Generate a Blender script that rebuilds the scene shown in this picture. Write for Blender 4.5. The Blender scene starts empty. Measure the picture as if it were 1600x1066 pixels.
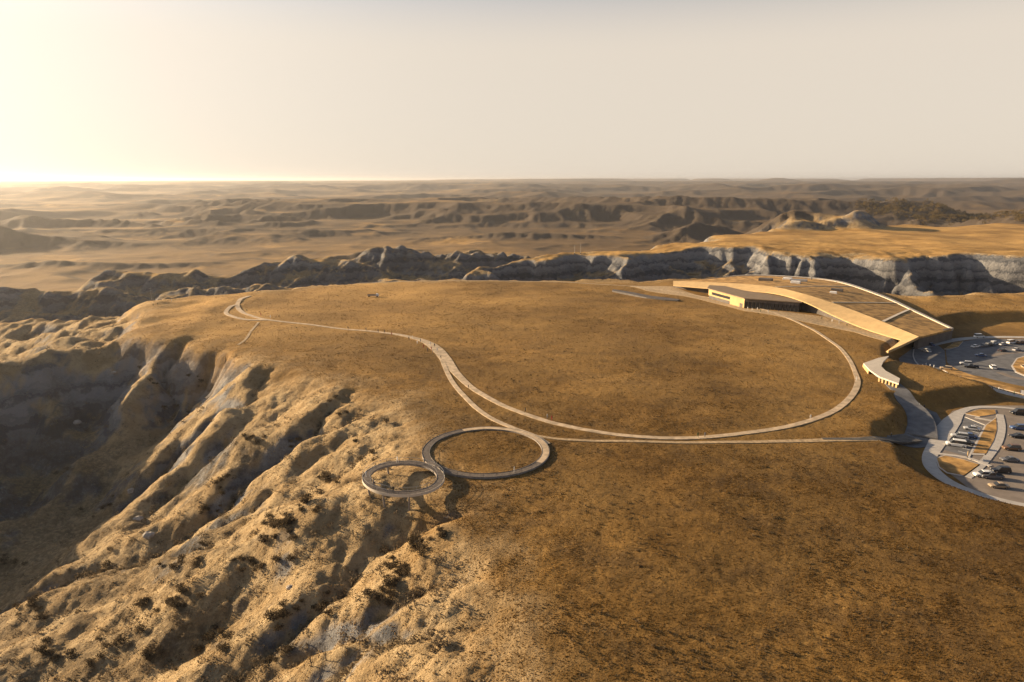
import bpy, bmesh, math, random
import numpy as np
from mathutils import Vector, Matrix

random.seed(7)
rng = np.random.default_rng(11)
scene = bpy.context.scene
COL = scene.collection
R = math.radians

# ------------------------------------------------------------------ camera, sky, sun, exposure
CAM_Z = 75.0
PITCH = 13.292
cam_data = bpy.data.cameras.new('camera')
cam_data.sensor_width = 36.0
cam_data.lens = 24.0
cam_data.clip_start = 0.5
cam_data.clip_end = 90000.0
cam = bpy.data.objects.new('camera', cam_data)
cam.location = (0.0, 0.0, CAM_Z)
cam.rotation_euler = (R(90.0 - PITCH), 0.0, 0.0)
COL.objects.link(cam)
scene.camera = cam

SUN_AZ = -67.0      # degrees, clockwise from straight ahead (negative = left)
SUN_EL = 13.8
world = bpy.data.worlds.new('World')
scene.world = world
world.use_nodes = True
wn, wl = world.node_tree.nodes, world.node_tree.links
wn.clear()
w_out = wn.new('ShaderNodeOutputWorld')
w_bg = wn.new('ShaderNodeBackground')
w_sky = wn.new('ShaderNodeTexSky')
w_sky.sky_type = 'NISHITA'
w_sky.sun_disc = False
w_sky.sun_elevation = R(SUN_EL)
w_sky.sun_rotation = R(SUN_AZ)
w_sky.altitude = 800.0
w_sky.air_density = 0.8
w_sky.dust_density = 3.5
w_sky.ozone_density = 1.0
w_bg.inputs['Strength'].default_value = 0.05
# a dusty horizon: the clear sky of the Sky Texture fades into pale cream haze towards the horizon, the same all round
w_geo = wn.new('ShaderNodeTexCoord')
w_sep = wn.new('ShaderNodeSeparateXYZ')
w_map = wn.new('ShaderNodeMapRange')
w_map.interpolation_type = 'SMOOTHSTEP'
w_map.inputs['From Min'].default_value = 0.16; w_map.inputs['From Max'].default_value = 0.36
w_map.inputs['To Min'].default_value = 1.0; w_map.inputs['To Max'].default_value = 0.0
w_pow = wn.new('ShaderNodeMath'); w_pow.operation = 'POWER'; w_pow.inputs[1].default_value = 1.3
w_mul = wn.new('ShaderNodeMath'); w_mul.operation = 'MULTIPLY'; w_mul.inputs[1].default_value = 0.94
w_mix = wn.new('ShaderNodeMix'); w_mix.data_type = 'RGBA'
w_mix.inputs[7].default_value = (6.1, 5.35, 4.45, 1)
wl.new(w_geo.outputs['Generated'], w_sep.inputs[0])
wl.new(w_sep.outputs['Z'], w_map.inputs['Value'])
wl.new(w_map.outputs['Result'], w_pow.inputs[0])
wl.new(w_pow.outputs[0], w_mul.inputs[0])
wl.new(w_mul.outputs[0], w_mix.inputs[0])
wl.new(w_sky.outputs['Color'], w_mix.inputs[6])
# pale aureole of the dust around the low sun
w_dot = wn.new('ShaderNodeVectorMath'); w_dot.operation = 'DOT_PRODUCT'
w_dot.inputs[1].default_value = (math.sin(R(SUN_AZ)) * math.cos(R(SUN_EL)), math.cos(R(SUN_AZ)) * math.cos(R(SUN_EL)), math.sin(R(SUN_EL)))
w_max = wn.new('ShaderNodeMath'); w_max.operation = 'MAXIMUM'; w_max.inputs[1].default_value = 0.0
w_glp = wn.new('ShaderNodeMath'); w_glp.operation = 'POWER'; w_glp.inputs[1].default_value = 4.6
w_glow = wn.new('ShaderNodeMix'); w_glow.data_type = 'RGBA'; w_glow.blend_type = 'ADD'; w_glow.clamp_factor = True
w_glow.inputs[7].default_value = (4.6, 4.15, 3.55, 1)
wl.new(w_geo.outputs['Generated'], w_dot.inputs[0]); wl.new(w_dot.outputs['Value'], w_max.inputs[0]); wl.new(w_max.outputs[0], w_glp.inputs[0])
wl.new(w_glp.outputs[0], w_glow.inputs[0]); wl.new(w_mix.outputs[2], w_glow.inputs[6])
wl.new(w_glow.outputs[2], w_bg.inputs['Color'])
wl.new(w_bg.outputs['Background'], w_out.inputs['Surface'])

sun_data = bpy.data.lights.new('sun', 'SUN')
sun_data.energy = 5.0
sun_data.angle = R(0.6)
sun_data.color = (1.0, 0.755, 0.47)
sun = bpy.data.objects.new('sun', sun_data)
to_sun = Vector((math.sin(R(SUN_AZ)) * math.cos(R(SUN_EL)), math.cos(R(SUN_AZ)) * math.cos(R(SUN_EL)), math.sin(R(SUN_EL))))
sun.rotation_euler = to_sun.to_track_quat('Z', 'Y').to_euler()
sun.location = (-300, 300, 200)
COL.objects.link(sun)

scene.view_settings.view_transform = 'Standard'
scene.view_settings.look = 'None'
scene.view_settings.gamma = 1.0
scene.view_settings.use_curve_mapping = False
scene.view_settings.exposure = 1.42
scene.cycles.max_bounces = 5
scene.cycles.diffuse_bounces = 2
scene.cycles.volume_bounces = 0
scene.cycles.use_denoising = True

# ------------------------------------------------------------------ numpy noise and shape helpers
_perm = rng.permutation(4096).astype(np.int64)
_g = rng.uniform(0, 2 * np.pi, 4096)
_gx, _gy = np.cos(_g), np.sin(_g)

def perlin(x, y, seed=0):
    xi = np.floor(x).astype(np.int64); yi = np.floor(y).astype(np.int64)
    xf = x - xi; yf = y - yi
    u = xf * xf * xf * (xf * (xf * 6 - 15) + 10); v = yf * yf * yf * (yf * (yf * 6 - 15) + 10)
    def gr(ix, iy, dx, dy):
        h = _perm[(_perm[(ix + seed * 131) & 4095] + iy) & 4095]
        return _gx[h] * dx + _gy[h] * dy
    a = gr(xi, yi, xf, yf); b = gr(xi + 1, yi, xf - 1, yf)
    c = gr(xi, yi + 1, xf, yf - 1); d = gr(xi + 1, yi + 1, xf - 1, yf - 1)
    return ((a + (b - a) * u) + ((c + (d - c) * u) - (a + (b - a) * u)) * v) * 1.5

def fbm(x, y, scale, octaves=4, gain=0.5, seed=0):
    s = np.zeros_like(x); a = 1.0; f = 1.0 / scale
    for k in range(octaves):
        s += a * perlin(x * f + 17.3 * k, y * f - 9.1 * k, seed + k); a *= gain; f *= 2.03
    return s

def ridged(x, y, scale, octaves=4, gain=0.5, seed=0):
    s = np.zeros_like(x); a = 1.0; f = 1.0 / scale
    for k in range(octaves):
        s += a * (1.0 - np.abs(perlin(x * f + 5.7 * k, y * f + 3.3 * k, seed + k)) * 2.0); a *= gain; f *= 2.1
    return s

def sstep(a, b, x):
    t = np.clip((x - a) / (b - a), 0, 1)
    return t * t * (3 - 2 * t)

def seg_dist(x, y, pts, closed=False):
    """distance to a polyline and the parameter (in vertices) of the nearest point"""
    best = np.full(x.shape, 1e18); par = np.zeros(x.shape)
    n = len(pts)
    for i in range(n if closed else n - 1):
        ax, ay = pts[i][0], pts[i][1]; bx, by = pts[(i + 1) % n][0], pts[(i + 1) % n][1]
        dx, dy = bx - ax, by - ay
        t = np.clip(((x - ax) * dx + (y - ay) * dy) / (dx * dx + dy * dy), 0, 1)
        d = (x - ax - t * dx) ** 2 + (y - ay - t * dy) ** 2
        m = d < best
        best = np.where(m, d, best); par = np.where(m, i + t, par)
    return np.sqrt(best), par

def poly_sdf(x, y, pts):
    """signed distance to a polygon, negative inside"""
    d, _ = seg_dist(x, y, pts, True)
    inside = np.zeros(x.shape, bool)
    n = len(pts); j = n - 1
    for i in range(n):
        xi, yi = pts[i][0], pts[i][1]; xj, yj = pts[j][0], pts[j][1]
        c = ((yi > y) != (yj > y)) & (x < (xj - xi) * (y - yi) / (yj - yi + 1e-12) + xi)
        inside ^= c; j = i
    return np.where(inside, -d, d)

def smax(a, b, k):
    h = np.clip(0.5 + 0.5 * (a - b) / k, 0, 1)
    return b + (a - b) * h + k * h * (1 - h)

# ------------------------------------------------------------------ the lie of the land (metres, z = 0 is the top of the plateau)
PLATEAU = [(5.9, 60), (5, 90), (0, 112.4), (-7, 136), (-13, 148), (-21, 165), (-24, 188), (-30, 211), (-45, 231), (-70, 255),
           (-92, 269), (-118, 287), (-138, 306), (-158, 317), (-178, 322), (-194, 334), (-200, 352), (-206, 375), (-222, 402), (-230, 432), (-214, 449), (-175, 463), (-137, 486),
           (-96, 510), (-48, 517), (24, 516), (94, 512), (140, 528), (185, 526), (222, 492), (250, 452), (272, 440), (330, 450), (460, 448),
           (700, 420), (900, 200), (800, -300), (40, -300), (18, -60)]
MESA = [(-50, 690), (0, 748), (40, 742), (73, 783), (110, 770), (146, 783), (185, 800), (228, 813), (262, 790), (290, 776), (330, 738),
        (360, 742), (399, 705), (430, 722), (478, 729), (505, 690), (640, 640), (900, 660), (1500, 700), (1500, 1500), (941, 1300), (686, 1234),
        (548, 1137), (411, 1107), (310, 1060), (275, 1000), (240, 900), (160, 840), (80, 812), (10, 775), (-40, 715)]
BUTTE = [(400, 1150), (440, 1130), (500, 1150), (560, 1140), (590, 1180), (570, 1250), (480, 1270), (420, 1230)]
# ridges: points are (x, y, crest height), then the steepness of the flanks
RIDGES = [
    ([(-1000, 1120, -58), (-820, 1180, -44), (-650, 1190, -50), (-520, 1250, -62)], 0.30),
    ([(-430, 1260, -60), (-300, 1330, -46), (-150, 1330, -52), (-40, 1380, -60)], 0.30),
    ([(-1300, 1750, -52), (-950, 1850, -36), (-600, 1880, -44), (-350, 1950, -56)], 0.28),
    ([(-250, 1750, -58), (0, 1800, -42), (250, 1780, -50)], 0.28),
    ([(-180, 330, -0.5), (-205, 322, -1), (-226, 300, -2), (-243, 262, -2.5), (-252, 215, -4), (-268, 160, -9), (-290, 90, -20)], 0.80),
    ([(-205, 365, -1), (-250, 372, -9), (-300, 385, -18), (-370, 400, -30)], 0.42),
    ([(-220, 415, -1), (-262, 432, -9), (-320, 455, -19), (-390, 480, -30)], 0.42),
    ([(-215, 335, -3), (-262, 330, -11), (-320, 315, -22), (-400, 300, -36)], 0.42),
    ([(-620, 620, -28), (-520, 700, -9), (-430, 745, -11), (-360, 760, -24)], 0.55),
    ([(-325, 760, -28), (-260, 800, -9), (-215, 812, -9), (-175, 800, -20), (-130, 770, -38)], 0.55),
    ([(-180, 900, -12), (-110, 940, 1), (-40, 960, 6), (20, 945, -2), (70, 930, -14)], 0.5),
    ([(-200, 830, -28), (-120, 760, -28), (-60, 720, -30), (-20, 650, -40)], 0.5),
    ([(-480, 560, -20), (-420, 585, -14), (-350, 600, -24), (-270, 610, -30), (-200, 600, -32), (-140, 590, -34)], 0.5),
    ([(-700, 480, -6), (-560, 500, -4), (-450, 480, -16), (-380, 460, -20)], 0.5),
    ([(-330, 700, -30), (-250, 690, -28), (-180, 690, -34)], 0.5),
    ([(-1350, 1500, 30), (-1180, 1540, 10), (-1050, 1560, -25), (-950, 1560, -50)], 0.4),
    ([(272, 430, -1.0), (318, 440, 1.5), (400, 440, 2.5), (560, 430, 3)], 0.25),
    ([(420, 1750, -25), (480, 1800, -8), (560, 1820, -25)], 0.35),
    ([(300, 2500, 0), (620, 2600, 34), (900, 2550, 28), (1200, 2500, 20), (1500, 2450, 24), (2100, 2300, 15)], 0.35),
    ([(-200, 3300, 0), (150, 3100, 18), (420, 2800, 25), (640, 2620, 32)], 0.30),
]
RAVINE = [(-144, 290, -14), (-150, 262, -28), (-156, 222, -40), (-164, 175, -50), (-185, 110, -62), (-240, 30, -76), (-330, -60, -95)]
GULLIES = [   # (points x, y, depth of the cut), width
    ([(-72, 262, 0), (-86, 245, 4), (-98, 228, 7), (-112, 210, 8), (-128, 190, 7), (-150, 172, 4)], 13),
    ([(-96, 275, 0), (-106, 258, 8), (-118, 240, 9), (-134, 222, 7), (-152, 210, 2)], 12),
    ([(-50, 232, 0), (-66, 220, 2), (-84, 202, 3.5), (-104, 184, 5), (-130, 162, 6), (-158, 148, 4)], 11),
    ([(-36, 200, 0), (-48, 190, 1.5), (-60, 180, 4), (-76, 166, 7), (-98, 150, 9), (-130, 128, 8), (-170, 110, 5)], 13),
    ([(-16, 150, 0), (-24, 144, 4), (-38, 138, 7), (-56, 132, 8), (-76, 124, 8), (-110, 104, 8), (-160, 84, 6)], 11),
    ([(2, 100, 0), (-14, 98, 2), (-36, 92, 5), (-70, 78, 8), (-120, 50, 8)], 12),
    ([(-128, 310, 0), (-132, 300, 6), (-138, 284, 10), (-146, 262, 5)], 13),
    ([(-165, 322, 0), (-163, 308, 9), (-155, 285, 10), (-148, 262, 2)], 14),
    ([(-205, 312, 0), (-198, 300, 8), (-180, 275, 9), (-162, 250, 4)], 9),
    ([(-228, 280, 0), (-212, 268, 7), (-185, 240, 9), (-160, 215, 4)], 9),
    ([(-250, 392, 0), (-275, 372, 6), (-310, 355, 9), (-360, 350, 9)], 14),
    ([(-235, 428, 0), (-262, 425, 6), (-300, 420, 9), (-350, 425, 9)], 13),
    ([(-262, 362, 0), (-285, 345, 4), (-320, 330, 8), (-360, 320, 8)], 10),
]

def drop(d, depth, length, r=6.0):
    d = np.maximum(d, 0)
    d = np.where(d < r, d * d / (2 * r), d - r / 2)       # rounded rim
    return depth * (1 - np.exp(-d / length))

def base_height(x, y):
    dist = np.hypot(x, y)
    warp = fbm(x, y, 90, 3, 0.5, 40)
    warp2 = fbm(x, y, 420, 3, 0.5, 44)
    floor = -86 + 3 * fbm(x, y, 700, 2, 0.5, 3)
    # distant badlands: dissected tableland whose tops stand near plateau level
    far = sstep(1500, 2300, dist)
    table = ridged(x * 0.8 + 260 * warp2, y * 1.3, 1700, 4, 0.55, 60)
    hills = -86 + 84 * (0.35 * sstep(0.45, 0.65, table) + 0.35 * sstep(0.80, 1.0, table) + 0.30 * sstep(1.12, 1.32, table)) + 7 * fbm(x, y, 420, 3, 0.5, 7)
    floor = floor + (np.maximum(hills, floor) - floor) * far
    rise = sstep(3500, 9000, dist)
    floor = floor + rise * (58 + 14 * fbm(x, y, 2500, 4, 0.5, 9))
    vf = sstep(9000, 16000, dist)
    mes = sstep(0.15, 0.4, fbm(x, y, 5200, 3, 0.5, 12)) * sstep(-8000, 5000, x)
    floor = floor * (1 - vf) + vf * (42 + 6 * fbm(x, y, 3000, 3, 0.5, 13) + 75 * mes)
    z = floor
    # middle badlands around the plateau
    mid = sstep(560, 760, dist) * (1 - sstep(1000, 1400, dist)) * (1 - sstep(100, 350, x)) + sstep(-420, -300, -x - 0.2 * y + 200) * 0
    z = np.maximum(z, -86 + mid * (18 * sstep(0.7, 1.6, ridged(x, y, 210, 4, 0.5, 21))) )
    d = poly_sdf(x, y, MESA) + 16 * warp + 17 * fbm(x, y, 48, 3, 0.6, 58)
    z = smax(z, -3 - 9 * sstep(230, 40, x) - drop(d, 80, 84) + 2.0 * fbm(x, y, 120, 3, 0.5, 30) + 7 * fbm(x, y, 150, 2, 0.5, 33) * sstep(-45, -5, d) - 1.5 * sstep(-40, 0, d), 5)
    d = poly_sdf(x, y, BUTTE) + 14 * warp
    z = smax(z, 30 - 0.75 * np.maximum(d, 0), 3)
    for pts, k in RIDGES:
        dd, par = seg_dist(x, y, pts)
        hs = np.interp(par, np.arange(len(pts)), [p[2] for p in pts])
        wob = 1 + 0.25 * warp
        h = hs + 3.0 * fbm(x, y, 28, 3, 0.55, 61) * (hs < -0.7) - k * wob * (np.sqrt(dd * dd + 64) - 8) + 4.0 * warp * np.clip(dd / 60, 0, 1)
        z = smax(z, h, 6)
    z = z + sstep(2, 25, poly_sdf(x, y, MESA)) * sstep(1000, 850, dist) * 2.4 * fbm(x, y, 22, 3, 0.6, 59)
    mb = sstep(480, 620, dist) * (1 - sstep(1150, 1500, dist)) * sstep(120, -60, x)
    z = z + mb * (7 * fbm(x, y, 80, 2, 0.5, 23) + 2.5 * fbm(x, y, 16, 3, 0.6, 25))
    d = poly_sdf(x, y, PLATEAU) + 5.0 * warp * sstep(-6, 16, poly_sdf(x, y, PLATEAU)) * sstep(60, 90, np.abs(x + 20) + np.maximum(0, np.abs(y - 170) - 40))
    right = sstep(150, 260, x)
    left = sstep(-150, -190, x)
    d = d + 15 * fbm(x, y, 40, 3, 0.55, 57) * sstep(-110, -150, x) * sstep(-14, 4, d)
    zt = -drop(d, 70, 155 - 85 * left, 34.0 - 24 * left)
    z = smax(z, zt, 4)
    # the ravine that eats into the plateau on the left
    dd, par = seg_dist(x, y, RAVINE)
    fz = np.interp(par, np.arange(len(RAVINE)), [p[2] for p in RAVINE])
    outside = sstep(0, 14, poly_sdf(x, y, PLATEAU))
    z = np.where(outside > 0, z + outside * (np.minimum(z, fz + 0.42 * dd + 0.004 * dd * dd) - z), z)
    z = z + sstep(4, 40, poly_sdf(x, y, PLATEAU)) * sstep(700, 500, dist) * (4.5 * fbm(x, y, 46, 2, 0.5, 50) + 3.0 * fbm(x, y, 19, 3, 0.55, 53))
    gwx = x + 9 * fbm(x, y, 34, 3, 0.55, 52); gwy = y + 9 * fbm(x, y, 34, 3, 0.55, 56)
    for pts, wd in GULLIES:
        dd, par = seg_dist(gwx, gwy, pts)
        dp = np.interp(par, np.arange(len(pts)), [p[2] for p in pts])
        z = z - dp * 0.55 * np.exp(-(dd / wd) ** 1.4 * 1.3)
    return z

def erode(z, cell, hard, steps, K, diff, limit):
    """stream-power incision with D8 routing and pointer-doubling flow accumulation"""
    ny, nx = z.shape
    n = ny * nx
    idx = np.arange(n).reshape(ny, nx)
    offs = [(-1, 0), (1, 0), (0, -1), (0, 1), (-1, -1), (-1, 1), (1, -1), (1, 1)]
    A = np.ones(n)
    for it in range(steps):
        best = np.zeros((ny, nx)); rec = idx.copy()
        for dy, dx in offs:
            L = cell * math.hypot(dx, dy)
            ys = slice(max(0, -dy), ny - max(0, dy)); xs = slice(max(0, -dx), nx - max(0, dx))
            yt = slice(max(0, dy), ny + min(0, dy)); xt = slice(max(0, dx), nx + min(0, dx))
            s = (z[ys, xs] - z[yt, xt]) / L
            m = s > best[ys, xs]
            best[ys, xs] = np.where(m, s, best[ys, xs])
            rec[ys, xs] = np.where(m, idx[yt, xt], rec[ys, xs])
        if it % 3 == 0 or it == steps - 1:
            r = np.append(rec.ravel(), n); r[:n][r[:n] == np.arange(n)] = n      # pits drain into a sink
            A = np.ones(n + 1); A[n] = 0
            for k in range(11):
                A = A + np.bincount(r, weights=A, minlength=n + 1); A[n] = 0
                r = r[r]
            A = A[:n]
        inc = K * np.sqrt(A.reshape(ny, nx) * cell * cell) * best * hard
        zr = z.ravel()[rec.ravel()].reshape(ny, nx)
        inc = np.minimum(inc, limit * np.maximum(z - zr, 0))
        z = z - inc
        lap = np.zeros_like(z)
        lap[1:-1, 1:-1] = z[:-2, 1:-1] + z[2:, 1:-1] + z[1:-1, :-2] + z[1:-1, 2:] - 4 * z[1:-1, 1:-1]
        z = z + diff * lap * (0.15 + 0.85 * np.minimum(hard, 1))
    return z, A.reshape(ny, nx)

class Grid:
    def __init__(self, x0, y0, cell, nx, ny, steps, K, diff, noise):
        self.x0, self.y0, self.cell, self.nx, self.ny = x0, y0, cell, nx, ny
        X, Y = np.meshgrid(x0 + float(cell) * np.arange(nx), y0 + float(cell) * np.arange(ny))
        z = base_height(X, Y)
        inner = poly_sdf(X, Y, PLATEAU)
        mesa = poly_sdf(X, Y, MESA)
        hard = sstep(-2.0, 9.0, inner) * (0.08 + 0.92 * sstep(-4, 10, mesa)) * (1 + 2.8 * sstep(520, 600, Y))
        d = np.hypot(X, Y)
        z = z + noise * fbm(X, Y, cell * 14, 4, 0.6, 80) * hard
        hard = hard * (1 - 0.7 * sstep(9000, 14000, d))
        self.z, A = erode(z, cell, hard, steps, K, diff, 0.45)
        self.flow = np.log10(A * cell * cell)
        gy, gx = np.gradient(self.z, cell)
        self.slope = np.hypot(gx, gy)
    def sample(self, x, y, arr):
        fx = np.clip((x - self.x0) / self.cell, 0, self.nx - 1.001); fy = np.clip((y - self.y0) / self.cell, 0, self.ny - 1.001)
        ix = fx.astype(int); iy = fy.astype(int); fx = fx - ix; fy = fy - iy
        return (arr[iy, ix] * (1 - fx) + arr[iy, ix + 1] * fx) * (1 - fy) + (arr[iy + 1, ix] * (1 - fx) + arr[iy + 1, ix + 1] * fx) * fy
    def weight(self, x, y, band):
        e = np.minimum(np.minimum(x - self.x0, self.x0 + self.cell * (self.nx - 1) - x), np.minimum(y - self.y0, self.y0 + self.cell * (self.ny - 1) - y))
        return sstep(0, band, e)

G_NEAR = Grid(-470, -40, 1.7, 580, 580, 42, 0.016, 0.05, 1.2)
G_MID = Grid(-1600, 380, 6.0, 535, 530, 30, 0.045, 0.03, 1.6)
G_FAR = Grid(-8000, 500, 30, 530, 440, 20, 0.065, 0.025, 5.0)

# built ground: terraces cut for the car parks and roads (polygon, level, width of the bank)
TERRACES = [
    ([(120.1, 202.9), (127.7, 207.5), (135.8, 217.2), (140.6, 233.5), (147.1, 233.5), (147.0, 225.1), (129.1, 195.3), (120.1, 192.3), (114.9, 193.3)], -3.2, 7.0),
    ([(143.6, 225.2), (154.2, 233.4), (169.5, 239.2), (190.5, 242.2), (230.0, 243.8), (173.1, 153.7), (136.9, 147.9), (125.2, 152.7), (118.8, 157.1), (114.1, 165.1), (112.8, 172.9), (117.1, 184.2), (126.2, 200.1)], -4.5, 7.5),
    ([(178.1, 306.4), (203.7, 334.4), (248.4, 374.5), (270.3, 386.9), (296.2, 386.9), (352.3, 383.3), (208.2, 218.8), (189.5, 240.7), (183.8, 253.3), (180.1, 267.1), (179.6, 278.4), (171.8, 282.4), (168.9, 288.6)], -5.0, 7.0),
]

def land(x, y, want_attr=False):
    x = np.asarray(x, float); y = np.asarray(y, float)
    d = np.hypot(x, y)
    shape = x.shape; x = x.ravel(); y = y.ravel(); d = d.ravel()
    grids = ((G_FAR, 1500), (G_MID, 160), (G_NEAR, 40))
    open_ = np.ones(x.shape, bool)
    for g, band in grids: open_ &= g.weight(x, y, band) < 1
    z = np.zeros(x.shape)
    if open_.any(): z[open_] = base_height(x[open_], y[open_])
    flow = np.full(x.shape, 3.0); slope = np.full(x.shape, 0.1)
    for g, band in grids:
        wt = g.weight(x, y, band)
        z = z + wt * (g.sample(x, y, g.z) - z)
        flow = flow + wt * (g.sample(x, y, g.flow) - flow)
        slope = slope + wt * (g.sample(x, y, g.slope) - slope)
    inner = np.full(x.shape, 500.0); near = d < 1200
    inner[near] = poly_sdf(x[near], y[near], PLATEAU)
    top = sstep(8, -10, inner)
    z = z + top * (0.7 * fbm(x, y, 70, 3, 0.5, 90)) 
    left_top = sstep(-120, -200, x) * top
    z = z + left_top * 1.6 * fbm(x, y, 38, 3, 0.5, 91)
    rough = sstep(0, 12, inner) * (1 - sstep(600, 1500, d))
    z = z + rough * (0.75 * fbm(x, y, 6.5, 4, 0.6, 95) + 0.9 * sstep(-140, -180, x) * (ridged(x, y, 11, 3, 0.5, 97) - 0.9)) + 0.10 * fbm(x, y, 3.0, 2, 0.6, 99) * (1 - sstep(300, 600, d))
    spur = np.hypot(x + 29, y - 160)
    sel = spur < 34      # the spur that carries the small ring
    if sel.any(): z[sel] = smax(z[sel], -3.2 - 0.5 * np.maximum(spur[sel] - 7.5, 0) + 0.5 * fbm(x[sel], y[sel], 9, 2, 0.5, 93), 1.0)
    for pts, lev, bank in TERRACES:
        px = [p[0] for p in pts]; py = [p[1] for p in pts]
        box = (x > min(px) - 15) & (x < max(px) + 15) & (y > min(py) - 15) & (y < max(py) + 15)
        if box.any():
            k = sstep(bank, 0, poly_sdf(x[box], y[box], pts))
            z[box] = z[box] + k * (lev - z[box])
    if want_attr:
        return z.reshape(shape), inner.reshape(shape), flow.reshape(shape), slope.reshape(shape)
    return z.reshape(shape)

def ground_z(x, y):
    return float(land(np.array([x]), np.array([y]))[0])

# ------------------------------------------------------------------ materials
def new_mat(name):
    m = bpy.data.materials.new(name); m.use_nodes = True
    nt = m.node_tree; nt.nodes.clear()
    out = nt.nodes.new('ShaderNodeOutputMaterial'); b = nt.nodes.new('ShaderNodeBsdfPrincipled')
    nt.links.new(b.outputs['BSDF'], out.inputs['Surface'])
    return m, nt, b

class NB:
    """small node-graph helper"""
    def __init__(self, nt): self.nt = nt
    def n(self, t, **kw):
        nd = self.nt.nodes.new(t)
        for k, v in kw.items(): setattr(nd, k, v)
        return nd
    def link(self, a, b): self.nt.links.new(a, b)
    def noise(self, vec, scale, detail=4, rough=0.55):
        nd = self.n('ShaderNodeTexNoise'); nd.inputs['Scale'].default_value = scale
        nd.inputs['Detail'].default_value = detail; nd.inputs['Roughness'].default_value = rough
        self.link(vec, nd.inputs['Vector']); return nd.outputs['Fac']
    def ramp(self, fac, a, b):
        nd = self.n('ShaderNodeMapRange', interpolation_type='SMOOTHSTEP')
        nd.inputs['From Min'].default_value = a; nd.inputs['From Max'].default_value = b
        self.link(fac, nd.inputs['Value']); return nd.outputs['Result']
    def math(self, op, a, b):
        nd = self.n('ShaderNodeMath', operation=op)
        for i, v in enumerate((a, b)):
            if isinstance(v, (int, float)): nd.inputs[i].default_value = v
            else: self.link(v, nd.inputs[i])
        return nd.outputs[0]
    def mix(self, fac, a, b, blend='MIX'):
        nd = self.n('ShaderNodeMix', data_type='RGBA', blend_type=blend)
        if isinstance(fac, (int, float)): nd.inputs[0].default_value = fac
        else: self.link(fac, nd.inputs[0])
        for i, v in ((6, a), (7, b)):
            if isinstance(v, tuple): nd.inputs[i].default_value = (v[0], v[1], v[2], 1)
            else: self.link(v, nd.inputs[i])
        return nd.outputs[2]

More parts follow.
